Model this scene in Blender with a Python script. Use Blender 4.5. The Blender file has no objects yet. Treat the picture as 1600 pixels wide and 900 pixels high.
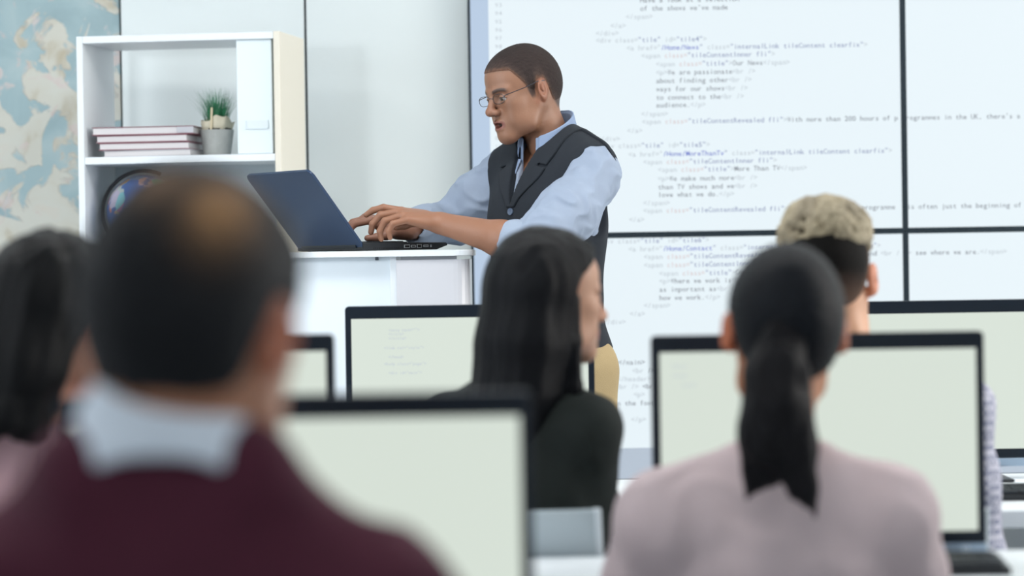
import bpy, bmesh, math, random
import numpy as np
from mathutils import Matrix, Vector
random.seed(7); np.random.seed(7)
SC = bpy.context.scene
COL = SC.collection
PI = math.pi

# ------------------------------------------------------------------ camera
FPX, CAM_Z = 4500.0, 1.25
_p, _r = math.atan(50/FPX), math.radians(0.89)
FWD = Vector((0, math.cos(_p), -math.sin(_p)))
_R0 = Vector((1, 0, 0)); _U0 = _R0.cross(FWD)
RGT = math.cos(_r)*_R0 - math.sin(_r)*_U0
UPV = math.cos(_r)*_U0 + math.sin(_r)*_R0
CAM = Vector((0, 0, CAM_Z))
def at(px, py, Y):
    """world point at depth Y seen at a place of the 1600x900 photograph"""
    d = FWD + RGT*((px-800)/FPX) + UPV*((450-py)/FPX)
    return CAM + d*(Y/d.y)
cd = bpy.data.cameras.new('camera'); cam = bpy.data.objects.new('camera', cd); COL.objects.link(cam)
M = Matrix((RGT, UPV, -FWD)).transposed().to_4x4(); M.translation = CAM
cam.matrix_world = M
cd.sensor_width = 36; cd.lens = 36*FPX/1600; cd.clip_start = .05
cd.dof.use_dof = True; cd.dof.focus_distance = 6.98; cd.dof.aperture_fstop = 2.5
SC.camera = cam
# ------------------------------------------------------------------ world, lights, exposure
wd = bpy.data.worlds.new('world'); SC.world = wd; wd.use_nodes = True
wd.node_tree.nodes['Background'].inputs[0].default_value = (.80, .90, 1, 1)
wd.node_tree.nodes['Background'].inputs[1].default_value = .75
SC.view_settings.view_transform = 'Standard'; SC.view_settings.look = 'None'
SC.view_settings.exposure = 0.0; SC.view_settings.gamma = 1
SC.view_settings.use_curve_mapping = False
def area(name, loc, target, sx, sy, power, col):
    l = bpy.data.lights.new(name, 'AREA'); l.shape = 'RECTANGLE'; l.size = sx; l.size_y = sy
    l.energy = power; l.color = col
    o = bpy.data.objects.new(name, l); COL.objects.link(o); o.location = loc
    o.rotation_euler = (Vector(target)-Vector(loc)).to_track_quat('-Z', 'Y').to_euler()
    return o
# daylight coming in through the tall windows of the side walls and the rear wall, then one added light
area('window_daylight_left', (-3.9, 4.2, 1.7), (0.4, 7.4, 1.2), 1.6, 1.9, 42, (.88, .94, 1))
area('window_daylight_right', (3.9, 6.3, 1.8), (0.2, 7.0, 1.3), 1.6, 1.9, 90, (1, .95, .89))
area('window_daylight_rear', (-1.2, -2.7, 1.9), (-.2, 8, 1.4), 1.2, 1.6, 10, (.86, .93, 1))
area('shelf_shadow_light', (-1.68, 4.9, 1.86), (-.55, 8.3, 1.75), .20, .20, 17, (.92, .96, 1))  # small unseen light added inside the room to throw the bookcase shadow

# ------------------------------------------------------------------ materials
def srgb(h):
    h = h.lstrip('#'); v = [int(h[i:i+2], 16)/255 for i in (0, 2, 4)]
    return tuple((c/12.92 if c <= .04045 else ((c+.055)/1.055)**2.4) for c in v)
MATS = {}
def mat(name, col, rough=.6, metal=0, bump=0, bscale=60, stretch=None, var=0, vscale=8, sss=0, spec=.5,
        attr=False, emit=0, trans=0, sheen=0, alpha=1):
    if name in MATS: return MATS[name]
    m = bpy.data.materials.new(name); m.use_nodes = True
    n = m.node_tree; b = n.nodes['Principled BSDF']; L = n.links.new
    if isinstance(col, str): col = srgb(col)
    b.inputs['Base Color'].default_value = (*col, 1)
    b.inputs['Roughness'].default_value = rough; b.inputs['Metallic'].default_value = metal
    b.inputs['Specular IOR Level'].default_value = spec
    b.inputs['Transmission Weight'].default_value = trans
    b.inputs['Alpha'].default_value = alpha
    if sheen:
        b.inputs['Sheen Weight'].default_value = sheen; b.inputs['Sheen Roughness'].default_value = .5
    if sss:
        b.inputs['Subsurface Weight'].default_value = sss
        b.inputs['Subsurface Radius'].default_value = (.012, .005, .003); b.inputs['Subsurface Scale'].default_value = 1
    if emit:
        b.inputs['Emission Color'].default_value = (*col, 1); b.inputs['Emission Strength'].default_value = emit
        b.inputs['Base Color'].default_value = (.02, .02, .02, 1)
    tc = n.nodes.new('ShaderNodeTexCoord'); src = tc.outputs['Object']
    if stretch:
        mp = n.nodes.new('ShaderNodeMapping'); mp.inputs['Scale'].default_value = stretch
        L(src, mp.inputs[0]); src = mp.outputs[0]
    base = None
    if attr:
        a = n.nodes.new('ShaderNodeAttribute'); a.attribute_name = 'Col'; base = a.outputs['Color']
        L(base, b.inputs['Base Color'])
    if var:
        t = n.nodes.new('ShaderNodeTexNoise'); t.inputs['Scale'].default_value = vscale; t.inputs['Detail'].default_value = 5
        L(src, t.inputs[0])
        h = n.nodes.new('ShaderNodeMapRange'); h.inputs[1].default_value = .3; h.inputs[2].default_value = .7
        h.inputs[3].default_value = 1-var; h.inputs[4].default_value = 1+var
        L(t.outputs[0], h.inputs[0])
        x = n.nodes.new('ShaderNodeVectorMath'); x.operation = 'SCALE'
        if base: L(base, x.inputs[0])
        else: x.inputs[0].default_value = col
        L(h.outputs[0], x.inputs[3]); L(x.outputs[0], b.inputs['Base Color'])
    if bump:
        t = n.nodes.new('ShaderNodeTexNoise'); t.inputs['Scale'].default_value = bscale; t.inputs['Detail'].default_value = 4
        L(src, t.inputs[0])
        u = n.nodes.new('ShaderNodeBump'); u.inputs['Strength'].default_value = bump; u.inputs['Distance'].default_value = .004
        L(t.outputs[0], u.inputs['Height']); L(u.outputs[0], b.inputs['Normal'])
    MATS[name] = m
    return m

# ------------------------------------------------------------------ objects
def link(name, me, m=None, parent=None, smooth=True):
    o = bpy.data.objects.new(name, me); COL.objects.link(o)
    if m:
        for x in (m if isinstance(m, (list, tuple)) else [m]): me.materials.append(x)
    if parent:
        o.parent = parent
        if parent.parent is None: o.matrix_parent_inverse = Matrix.Translation(parent.location).inverted()
    return o
def thing(name, label, cat, loc=(0, 0, 0), group=None):
    o = bpy.data.objects.new(name, None); COL.objects.link(o); o.location = loc; o.empty_display_size = .05
    o['label'] = label; o['category'] = cat
    if group: o['group'] = group
    return o
def tag(o, label, cat, group=None):
    o['label'] = label; o['category'] = cat
    if group: o['group'] = group
    return o
def struct(o): o['kind'] = 'structure'; return o
class B:
    """collects simple shapes in WORLD coordinates; build() links them as one mesh with its origin on its parent"""
    def __init__(s): s.bm = bmesh.new()
    def box(s, a, b, bev=0, mtx=None, seg=2):
        r = bmesh.ops.create_cube(s.bm, size=1); v = r['verts']
        c = [(a[i]+b[i])/2 for i in range(3)]; d = [abs(b[i]-a[i]) for i in range(3)]
        for q in v: q.co = Vector((c[0]+q.co.x*d[0], c[1]+q.co.y*d[1], c[2]+q.co.z*d[2]))
        if bev:
            e = list({e for q in v for e in q.link_edges})
            r = bmesh.ops.bevel(s.bm, geom=e, offset=min(bev, min(d)*.49), segments=seg, profile=.5, affect='EDGES')
            v = list({q for q in r['verts']})
        if mtx is not None:
            for q in v: q.co = mtx @ q.co
        return s
    def prism(s, pts, axis, lo, hi, bev=0, mtx=None):
        """extrude a 2-D outline along axis"""
        def P(u, v, w):
            return {'x': (w, u, v), 'y': (u, w, v), 'z': (u, v, w)}[axis]
        A = [s.bm.verts.new(P(u, v, lo)) for u, v in pts]; C = [s.bm.verts.new(P(u, v, hi)) for u, v in pts]
        n = len(pts); f = [s.bm.faces.new(A[::-1]), s.bm.faces.new(C)]
        for i in range(n): f.append(s.bm.faces.new((A[i], A[(i+1) % n], C[(i+1) % n], C[i])))
        vs = A+C
        if bev:
            e = [e for e in {e for q in vs for e in q.link_edges}]
            r = bmesh.ops.bevel(s.bm, geom=e, offset=bev, segments=2, profile=.5, affect='EDGES'); vs = list(set(r['verts']))
        if mtx is not None:
            for q in vs: q.co = mtx @ q.co
        return s
    def tube(s, pts, r, n=10, cap=True):
        pts = [Vector(p) for p in pts]; rr = r if isinstance(r, (list, tuple)) else [r]*len(pts)
        rings = []; up = None
        for i, p in enumerate(pts):
            t = (pts[min(i+1, len(pts)-1)]-pts[max(i-1, 0)]).normalized()
            if up is None: up = t.orthogonal().normalized()
            up = (up - t*up.dot(t)).normalized(); w = t.cross(up)
            rings.append([s.bm.verts.new(p+(up*math.cos(2*PI*k/n)+w*math.sin(2*PI*k/n))*rr[i]) for k in range(n)])
        for a, b in zip(rings, rings[1:]):
            for k in range(n): s.bm.faces.new((a[k], a[(k+1) % n], b[(k+1) % n], b[k]))
        if cap: s.bm.faces.new(rings[0][::-1]); s.bm.faces.new(rings[-1])
        return s
    def lathe(s, prof, n=32, mtx=None):
        """profile of (radius, z)"""
        rings = []
        for r, z in prof:
            if r < 1e-6: rings.append([s.bm.verts.new((0, 0, z))])
            else: rings.append([s.bm.verts.new((r*math.cos(2*PI*k/n), r*math.sin(2*PI*k/n), z)) for k in range(n)])
        for a, b in zip(rings, rings[1:]):
            for k in range(n):
                k2 = (k+1) % n
                q = [a[0] if len(a) == 1 else a[k], a[0] if len(a) == 1 else a[k2], b[0] if len(b) == 1 else b[k2], b[0] if len(b) == 1 else b[k]]
                q = list(dict.fromkeys(q))
                if len(q) > 2: s.bm.faces.new(q)
        if mtx is not None:
            for r in rings:
                for q in r: q.co = mtx @ q.co
        return s
    def build(s, name, m, parent=None, smooth=False):
        bmesh.ops.recalc_face_normals(s.bm, faces=s.bm.faces)
        me = bpy.data.meshes.new(name)
        if smooth:
            for f in s.bm.faces: f.smooth = True
            for e in s.bm.edges:
                if len(e.link_faces) == 2 and e.calc_face_angle(0) > .7: e.smooth = False
        org = None
        if parent is None:
            org = Vector([(min(v.co[i] for v in s.bm.verts)+max(v.co[i] for v in s.bm.verts))/2 for i in range(3)])
            org.z = min(v.co.z for v in s.bm.verts)
            for v in s.bm.verts: v.co -= org
        s.bm.to_mesh(me); s.bm.free()
        o = link(name, me, m, parent)
        if org is not None: o.location = org
        return o
def dup(o, off=(0, 0, 0), parent=None):
    c = o.copy(); COL.objects.link(c)
    if parent: c.parent = parent; c.matrix_parent_inverse = o.matrix_parent_inverse.copy()
    else: c.location = o.location + Vector(off)
    for ch in KIDS(o): dup(ch, parent=c)
    return c
def KIDS(o): return [x for x in list(COL.objects) if x.parent == o]

# ------------------------------------------------------------------ signed distance modelling
def V3(v): return np.array(v, dtype=np.float64)
class S:
    """a list of distance-field operations, meshed with surface nets"""
    def __init__(s): s.ops = []
    def add(s, f, lo, hi, k=.01, op='u', tagc=None): s.ops.append((f, V3(lo), V3(hi), k, op)); return s
    def ell(s, c, r, k=.01, op='u', rot=None):
        c = V3(c); r = V3(r if hasattr(r, '__len__') else (r, r, r))
        Rm = None if rot is None else np.array(rot)[:3, :3].T
        def f(X, Y, Z):
            x, y, z = X-c[0], Y-c[1], Z-c[2]
            if Rm is not None:
                x, y, z = [Rm[i, 0]*x+Rm[i, 1]*y+Rm[i, 2]*z for i in range(3)]
            a = np.sqrt((x/r[0])**2+(y/r[1])**2+(z/r[2])**2)
            b = np.sqrt((x/r[0]**2)**2+(y/r[1]**2)**2+(z/r[2]**2)**2)+1e-9
            return a*(a-1)/b
        R = max(r) if rot is not None else r
        return s.add(f, c-R, c+R, k, op)
    def cap(s, a, b, ra, rb=None, k=.01, op='u', flat=1, side=None):
        """tapered limb; flat<1 squeezes it along side"""
        a = V3(a); b = V3(b); rb = ra if rb is None else rb; d = b-a; L2 = float(d@d)+1e-12
        sd = None
        if side is not None and flat != 1:
            sd = V3(side); sd = sd-d*(sd@d)/L2; sd = sd/np.linalg.norm(sd)
        def f(X, Y, Z):
            x, y, z = X-a[0], Y-a[1], Z-a[2]
            t = np.clip((x*d[0]+y*d[1]+z*d[2])/L2, 0, 1)
            x, y, z = x-t*d[0], y-t*d[1], z-t*d[2]
            q = x*x+y*y+z*z
            if sd is not None:
                w = x*sd[0]+y*sd[1]+z*sd[2]; q = q-w*w+(w/flat)**2
                return (np.sqrt(q)-(ra+(rb-ra)*t))*min(1, (flat+1)/2)
            return np.sqrt(q)-(ra+(rb-ra)*t)
        m = max(ra, rb)
        return s.add(f, np.minimum(a, b)-m, np.maximum(a, b)+m, k, op)
    def chain(s, pts, rs, k=.01, **kw):
        for i in range(len(pts)-1): s.cap(pts[i], pts[i+1], rs[i], rs[i+1], k=k, **kw)
        return s
    def box(s, c, h, r=.004, k=.005, op='u', rot=None):
        c = V3(c); h = V3(h); Rm = None if rot is None else np.array(rot)[:3, :3].T
        def f(X, Y, Z):
            x, y, z = X-c[0], Y-c[1], Z-c[2]
            if Rm is not None: x, y, z = [Rm[i, 0]*x+Rm[i, 1]*y+Rm[i, 2]*z for i in range(3)]
            x, y, z = np.abs(x)-h[0]+r, np.abs(y)-h[1]+r, np.abs(z)-h[2]+r
            return np.sqrt(np.maximum(x, 0)**2+np.maximum(y, 0)**2+np.maximum(z, 0)**2)+np.minimum(np.maximum(x, np.maximum(y, z)), 0)-r
        R = np.full(3, np.linalg.norm(h))
        return s.add(f, c-R, c+R, k, op)
    def fn(s, f, op='i', k=.004, lo=None, hi=None):
        return s.add(f, (-9, -9, -9) if lo is None else lo, (9, 9, 9) if hi is None else hi, k, op)
    def sub(s, other, op='u', k=.005, off=0):
        """another S used as one shape"""
        lo = np.min([o[1] for o in other.ops if o[4] == 'u'], 0); hi = np.max([o[2] for o in other.ops if o[4] == 'u'], 0)
        return s.add(lambda X, Y, Z: other.val(X, Y, Z)-off, lo-abs(off), hi+abs(off), k, op)
    def val(s, X, Y, Z):
        """field on a sparse grid (three broadcastable axes) or on scattered points"""
        grid = X.ndim == 3
        D = np.full(np.broadcast(X, Y, Z).shape, .3)
        h = (X.ravel()[1]-X.ravel()[0]) if grid and X.size > 1 else .004
        for f, lo, hi, k, op in s.ops:
            sl = (Ellipsis,)
            a = (X, Y, Z)
            if grid:
                e = k+4*h; sl = []; ok = True
                for ax, A in enumerate((X, Y, Z)):
                    v = A.ravel(); i0 = np.searchsorted(v, lo[ax]-e); i1 = np.searchsorted(v, hi[ax]+e)
                    if i1 <= i0: ok = False
                    sl.append(slice(i0, i1))
                if not ok: continue
                a = (X[sl[0]], Y[:, sl[1]], Z[:, :, sl[2]]); sl = tuple(sl)
            d = f(*a); o = D[sl]
            if op == 'u':
                w = np.maximum(k-np.abs(o-d), 0)/k; D[sl] = np.minimum(o, d)-w*w*k*.25
            elif op == 's':
                d = -d; w = np.maximum(k-np.abs(o-d), 0)/k; D[sl] = np.maximum(o, d)+w*w*k*.25
            elif op == 'i':
                w = np.maximum(k-np.abs(o-d), 0)/k; D[sl] = np.maximum(o, d)+w*w*k*.25
            elif op == 'd': D[sl] = o+d
        return D
    def mesh(s, h, lo=None, hi=None):
        us = [o for o in s.ops if o[4] == 'u']
        l0 = np.min([o[1] for o in us], 0)-3*h-.004; h0 = np.max([o[2] for o in us], 0)+3*h+.004
        if lo is not None: l0 = np.maximum(l0, V3(lo))
        if hi is not None: h0 = np.minimum(h0, V3(hi))
        ax = [np.arange(l0[i], h0[i]+h, h) for i in range(3)]
        D = s.val(ax[0][:, None, None], ax[1][None, :, None], ax[2][None, None, :])
        for i in range(3):   # close at the borders
            sl = [slice(None)]*3
            for q in (0, -1): sl[i] = q; D[tuple(sl)] = np.maximum(D[tuple(sl)], .002)
        N = D < 0
        cn = [N[i:N.shape[0]-1+i, j:N.shape[1]-1+j, k:N.shape[2]-1+k] for i in (0, 1) for j in (0, 1) for k in (0, 1)]
        c = sum(q.astype(np.int8) for q in cn); act = (c > 0) & (c < 8)
        I = np.argwhere(act)
        ids = np.full(act.shape, -1, np.int32); ids[act] = np.arange(len(I))
        P = np.zeros((len(I), 3)); W = np.zeros(len(I))
        cor = {}
        for i in (0, 1):
            for j in (0, 1):
                for k in (0, 1): cor[i, j, k] = D[I[:, 0]+i, I[:, 1]+j, I[:, 2]+k]
        for a in cor:
            for d in range(3):
                if a[d] == 0:
                    b = list(a); b[d] = 1; b = tuple(b)
                    va, vb = cor[a], cor[b]; m = (va < 0) != (vb < 0)
                    t = np.where(m, va/np.where(va-vb == 0, 1, va-vb), 0)
                    q = np.tile(np.array(a, float), (len(I), 1)); q[:, d] += t
                    P[m] += q[m]; W[m] += 1
        P = (I+P/W[:, None])*h+np.array([ax[i][0] for i in range(3)])
        F = []
        for d in range(3):
            A = [slice(None)]*3; Bs = [slice(None)]*3
            A[d] = slice(0, -1); Bs[d] = slice(1, None)
            n0 = N[tuple(A)]; n1 = N[tuple(Bs)]
            E = np.argwhere(n0 != n1); u, v = (d+1) % 3, (d+2) % 3
            E = E[(E[:, u] > 0) & (E[:, v] > 0) & (E[:, u] < N.shape[u]-1) & (E[:, v] < N.shape[v]-1)]
            fl = n0[E[:, 0], E[:, 1], E[:, 2]]
            def g(du, dv):
                q = E.copy(); q[:, u] -= du; q[:, v] -= dv; return ids[q[:, 0], q[:, 1], q[:, 2]]
            Q = np.stack([g(1, 1), g(0, 1), g(0, 0), g(1, 0)], 1)
            Q[~fl] = Q[~fl][:, ::-1]; F.append(Q)
        F = np.concatenate(F)
        return P, F
def hs(n, o):
    """half space: keeps the side against the normal n, plane through o"""
    n = V3(n)/np.linalg.norm(V3(n)); o = V3(o)
    return lambda X, Y, Z: (X-o[0])*n[0]+(Y-o[1])*n[1]+(Z-o[2])*n[2]
_rs = np.random.RandomState(3)
_K = _rs.normal(size=(24, 3)); _K /= np.linalg.norm(_K, axis=1)[:, None]; _PH = _rs.uniform(0, 6.28, 24)
def noise(X, Y, Z, f, seed=0, n=6, sc=(1, 1, 1)):
    r = 0
    for i in range(n):
        k = _K[(seed*5+i) % 24]; g = f*(1+.35*i/n)
        r = r+np.sin(g*(k[0]*X*sc[0]+k[1]*Y*sc[1]+k[2]*Z*sc[2])+_PH[(seed*7+i) % 24])
    return r/n
def folds(amp, f, seed=0, sc=(1, 1, 1)):
    def g(X, Y, Z):
        w = noise(X, Y, Z, f*.6, seed+2, 4, sc)*.9
        return amp*(np.abs(np.sin(f*.5*(X*sc[0]*.6+Y*sc[1]*.5+Z*sc[2]*.62)+w*2.2+seed))-.6)+amp*.5*noise(X, Y, Z, f*.8, seed, 5, sc)
    return g
def npmesh(name, parts, m, parent=None, colf=None, mtx=None):
    """parts: list of (P, F, matrix, colour function or None)"""
    Ps, Fs, Cs, n = [], [], [], 0
    for P, F, mx, cf in parts:
        c = np.tile([.5, .5, .5], (len(P), 1)) if cf is None else cf(P)
        if mx is not None:
            A = np.array(mx); P = P@A[:3, :3].T+A[:3, 3]
        Ps.append(P); Fs.append(F+n); Cs.append(c); n += len(P)
    P = np.concatenate(Ps); F = np.concatenate(Fs); C = np.concatenate(Cs)
    me = bpy.data.meshes.new(name)
    org = None
    me.vertices.add(len(P)); me.vertices.foreach_set('co', P.astype(np.float32).ravel())
    me.loops.add(F.size); me.loops.foreach_set('vertex_index', F.ravel().astype(np.int32))
    me.polygons.add(len(F)); me.polygons.foreach_set('loop_start', np.arange(0, F.size, 4, dtype=np.int32))
    me.polygons.foreach_set('use_smooth', np.ones(len(F), bool))
    me.update(calc_edges=True); me.validate()
    if any(p[3] is not None for p in parts):
        at_ = me.color_attributes.new('Col', 'FLOAT_COLOR', 'POINT')
        at_.data.foreach_set('color', np.concatenate([C, np.ones((len(C), 1))], 1).astype(np.float32).ravel())
    return link(name, me, m, parent)
def smoothstep(a, b, x):
    t = np.clip((x-a)/(b-a), 0, 1); return t*t*(3-2*t)
# ================================================================== SETTING
YW = 8.30                                        # plane of the display glass
white = mat('painted_white', '#dfe3e4', .55, bump=.05, bscale=300)
wallm = mat('white_wall_panel', '#dde5e6', .5, var=.015, vscale=2)
laminate = mat('white_laminate', '#e4eaee', .35)
edgem = mat('laminate_edge', '#e6e2d8', .5)
black = mat('black_plastic', '#0b1723', .4, spec=.3)
blackd = mat('dark_plastic', '#0c1118', .4)
silver = mat('silver_aluminium', '#9fb2c6', .35, metal=.6)
jointm = mat('dark_joint', '#2b323a', .7)
def plaster():
    m = bpy.data.materials.new('peeling_plaster'); m.use_nodes = True; n = m.node_tree; L = n.links.new
    b = n.nodes['Principled BSDF']; b.inputs['Roughness'].default_value = .8
    tc = n.nodes.new('ShaderNodeTexCoord')
    def nz(sc, det, off, dist=.6):
        mp = n.nodes.new('ShaderNodeMapping'); mp.inputs['Location'].default_value = off
        L(tc.outputs['Object'], mp.inputs[0])
        t = n.nodes.new('ShaderNodeTexNoise'); t.inputs['Scale'].default_value = sc; t.inputs['Detail'].default_value = det
        t.inputs['Distortion'].default_value = dist; L(mp.outputs[0], t.inputs[0]); return t.outputs[0]
    def ramp(src, st):
        r = n.nodes.new('ShaderNodeValToRGB'); e = r.color_ramp.elements
        while len(e) < len(st): e.new(.5)
        for q, (p, c) in zip(e, st): q.position = p; q.color = (*c, 1)
        L(src, r.inputs[0]); return r.outputs[0]
    def mixc(f, a, c):
        x = n.nodes.new('ShaderNodeMix'); x.data_type = 'RGBA'; L(f, x.inputs[0]); L(a, x.inputs[6]); L(c, x.inputs[7]); return x.outputs[2]
    blue = ramp(nz(6, 6, (3, 0, 0)), [(.3, srgb('#93a9af')), (.5, srgb('#a0b7bc')), (.7, srgb('#b3c4c6'))])
    cream = ramp(nz(9, 8, (0, 7, 2)), [(.3, srgb('#b9b09c')), (.45, srgb('#cdcbc0')), (.6, srgb('#cfcfc6')), (.75, srgb('#d2cbc0'))])
    pink = ramp(nz(14, 4, (1, 1, 5)), [(.35, srgb('#cdb9b4')), (.65, srgb('#d3c8c4'))])
    # more blue paint is left high on the wall, more bare plaster low
    sp = n.nodes.new('ShaderNodeSeparateXYZ'); L(tc.outputs['Object'], sp.inputs[0])
    hr = n.nodes.new('ShaderNodeMapRange'); hr.inputs[1].default_value = 1.1; hr.inputs[2].default_value = 2.1
    hr.inputs[3].default_value = .09; hr.inputs[4].default_value = -.10; L(sp.outputs[2], hr.inputs[0])
    ad = n.nodes.new('ShaderNodeMath'); L(nz(8.0, 12, (.4, 0, .9), .9), ad.inputs[0]); L(hr.outputs[0], ad.inputs[1])
    f1 = ramp(ad.outputs[0], [(.465, (0, 0, 0)), (.505, (1, 1, 1))])
    f2 = ramp(nz(13, 9, (5, 2, 1), .5), [(.585, (0, 0, 0)), (.64, (.8, .8, .8))])
    edge = ramp(ad.outputs[0], [(.48, (0, 0, 0)), (.490, (.40, .40, .40)), (.515, (0, 0, 0))])
    c = mixc(f1, blue, cream); c = mixc(f2, c, pink)
    br = ramp(nz(20, 3, (0, 0, 0)), [(.3, srgb('#a8907c')), (.7, srgb('#d9d5cc'))]); c = mixc(edge, c, br)
    L(c, b.inputs['Base Color'])
    u = n.nodes.new('ShaderNodeBump'); u.inputs['Strength'].default_value = .5; u.inputs['Distance'].default_value = .004
    L(f1, u.inputs['Height']); L(u.outputs[0], b.inputs['Normal'])
    return m
plas = plaster()
xw = at(188, 60, YW+.05).x                       # where the plaster wall meets the panelled wall
xj = at(477, 30, YW+.05).x; xb = at(733, 200, YW+.02).x
XR, XL, YR = 4.1, -4.1, -2.9
o = struct(B().box((XL, YW+.06, 0), (xw-.004, YW+.16, 3)).build('wall_back', plas))
o.location.z = 0
o2 = struct(B().box((xw, YW+.075, 0), (XR, YW+.16, 3)).build('wall_back', jointm))
for a, b_ in ((xw+.003, xj-.004), (xj+.003, xb+.02)):
    B().box((a, YW+.05, 0), (b_, YW+.075, 3), .001).build('wall_panel', wallm, o2)
x = xb+.02
for k in range(3):
    B().box((x+.003, YW+.05, 0), (min(x+1.25, XR)-.003, YW+.075, 3), .001).build('wall_panel', wallm, o2); x += 1.25
floorm = mat('grey_vinyl_floor', '#a9adb0', .4, var=.06, vscale=3)
struct(B().box((XL, YR, -.05), (XR, YW+.16, 0)).build('floor', floorm))
struct(B().box((XL, YR, 3), (XR, YW+.16, 3.08)).build('ceiling', mat('ceiling_white', '#e9eef0', .8)))
# side and rear walls with window openings
def wall_win(name, axis, c, lo, hi, holes, t=.1):
    s = B(); cur = lo
    def bx(a, b, z0, z1):
        if axis == 'x': s.box((c, a, z0), (c+t, b, z1))
        else: s.box((a, c, z0), (b, c+t, z1))
    for a, b in holes:
        bx(cur, a, 0, 3); bx(a, b, 0, .8); bx(a, b, 2.7, 3); cur = b
    bx(cur, hi, 0, 3)
    struct(s.build(name, white))
    return holes
def window(k, axis, c, a, b):
    f = B(); g = B()
    for z0, z1 in ((.8, .85), (2.65, 2.7)):
        (f.box((c+.02, a, z0), (c+.08, b, z1)) if axis == 'x' else f.box((a, c+.02, z0), (b, c+.08, z1)))
    for q in (a, (a+b)/2-.025, b-.05):
        (f.box((c+.02, q, .8), (c+.08, q+.05, 2.7)) if axis == 'x' else f.box((q, c+.02, .8), (q+.05, c+.08, 2.7)))
    w = struct(f.build('window_%d' % k, white))
    (g.box((c+.045, a, .8), (c+.05, b, 2.7)) if axis == 'x' else g.box((a, c+.045, .8), (b, c+.05, 2.7)))
    gl = bpy.data.materials.new('window_glass'); gl.use_nodes = True
    nn = gl.node_tree.nodes; nn.clear(); ot = nn.new('ShaderNodeOutputMaterial'); mx = nn.new('ShaderNodeMixShader')
    tr = nn.new('ShaderNodeBsdfTransparent'); gs = nn.new('ShaderNodeBsdfGlossy'); gs.inputs['Roughness'].default_value = .02
    mx.inputs[0].default_value = .06
    gl.node_tree.links.new(tr.outputs[0], mx.inputs[1]); gl.node_tree.links.new(gs.outputs[0], mx.inputs[2]); gl.node_tree.links.new(mx.outputs[0], ot.inputs[0])
    g.build('pane', gl, w)
n = 1
for nm, axis, c, lo, hi, holes in (('wall_left', 'x', XL-.1, YR, YW+.16, [(-1.8, .6), (1.4, 3.4), (3.9, 6.4)]),
                                   ('wall_right', 'x', XR, YR, YW+.16, [(1.2, 3.6), (4.4, 7.2)]),
                                   ('wall_rear', 'y', YR-.1, XL-.1, XR+.1, [(-2.8, -.2), (.6, 3.2)])):
    wall_win(nm, axis, c, lo, hi, holes)
    for a, b in holes: window(n, axis, c, a, b); n += 1
# ceiling luminaires (above the frame)
lampm = mat('ceiling_lamp_glow', (1, .98, .95), emit=3.0)
for i, (lx, ly) in enumerate([(x_, y_) for y_ in (.5, 3.2, 5.9) for x_ in (-2.2, 0, 2.2)]):
    t = thing('ceiling_light', 'white recessed square ceiling light above the rows of desks', 'ceiling light', (lx, ly, 2.97), 'ceiling lights')
    B().box((lx-.32, ly-.32, 2.955), (lx+.32, ly+.32, 2.999), .004).build('frame', white, t)
    B().box((lx-.29, ly-.29, 2.948), (lx+.29, ly+.29, 2.954)).build('diffuser', lampm, t)
    area('ceiling_lamp', (lx, ly, 2.94), (lx, ly, 0), .56, .56, (5, 11, 19)[i//3], (1, .985, .96))

# ================================================================== VIDEO WALL
scr = mat('display_glow', srgb('#e6f2f8'), emit=.97)
scr_side = mat('display_margin_glow', srgb('#b4c8e0'), emit=.97)
scr_bar = mat('display_taskbar_glow', srgb('#b3c0cf'), emit=.97)
bezel = mat('display_bezel', '#14252f', .4)
tcol = {'k': mat('code_black', srgb('#7d848e'), emit=1), 'b': mat('code_blue', srgb('#5c6cc4'), emit=1),
        'g': mat('code_grey', srgb('#bcc6ce'), emit=1), 'd': mat('code_slate', srgb('#8792b4'), emit=1), 'r': mat('code_rose', srgb('#d2c4c6'), emit=1)}
TM = [tcol[c] for c in 'kbgdr']; TI = {c: i for i, c in enumerate('kbgdr')}
GL = {}
def glyph(ch):
    if ch not in GL:
        cu = bpy.data.curves.new('g', 'FONT'); cu.body = ch; cu.size = 1; cu.resolution_u = 2; cu.fill_mode = 'FRONT'; cu.offset = .006
        o = bpy.data.objects.new('g', cu); COL.objects.link(o)
        me = o.to_mesh(); vs = [v.co.xy.copy() for v in me.vertices]; fs = [tuple(p.vertices) for p in me.polygons]
        o.to_mesh_clear(); bpy.data.objects.remove(o); bpy.data.curves.remove(cu)
        GL[ch] = (vs, fs)
    return GL[ch]
def code_line(x, z, y, adv, size, segs, parent, clip=None, gap=0):
    """monospaced writing; segs = [(text, colour letter)]"""
    vs, fs, ms = [], [], []; cx = x
    for text, c in segs:
        for ch in text:
            if ch != ' ' and (clip is None or clip[0] <= cx+adv*.4 <= clip[1]):
                gv, gf = glyph(ch)
                if gv:
                    x0 = min(v.x for v in gv); x1 = max(v.x for v in gv); w = (x1-x0)*size
                    s = min(size*1.12, size*adv*.92/w) if w > 0 else size
                    n0 = len(vs)
                    for v in gv: vs.append((cx+adv/2+(v.x-(x0+x1)/2)*s, y, z+v.y*size))
                    for f in gf: fs.append(tuple(n0+i for i in f)); ms.append(TI[c])
            cx += adv
    if not vs: return None
    me = bpy.data.meshes.new('text_line'); me.from_pydata(vs, [], fs); me.polygons.foreach_set('material_index', ms)
    o = link('text_line', me, TM, parent); return o
px2 = YW/FPX
xc = at(1413, 250, YW).x; zc = at(1190, 364, YW).z; zb = at(985, 753, YW).z
PW, PH = xc-xb, zc-zb
panels = {}
BZ = .0085
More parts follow.
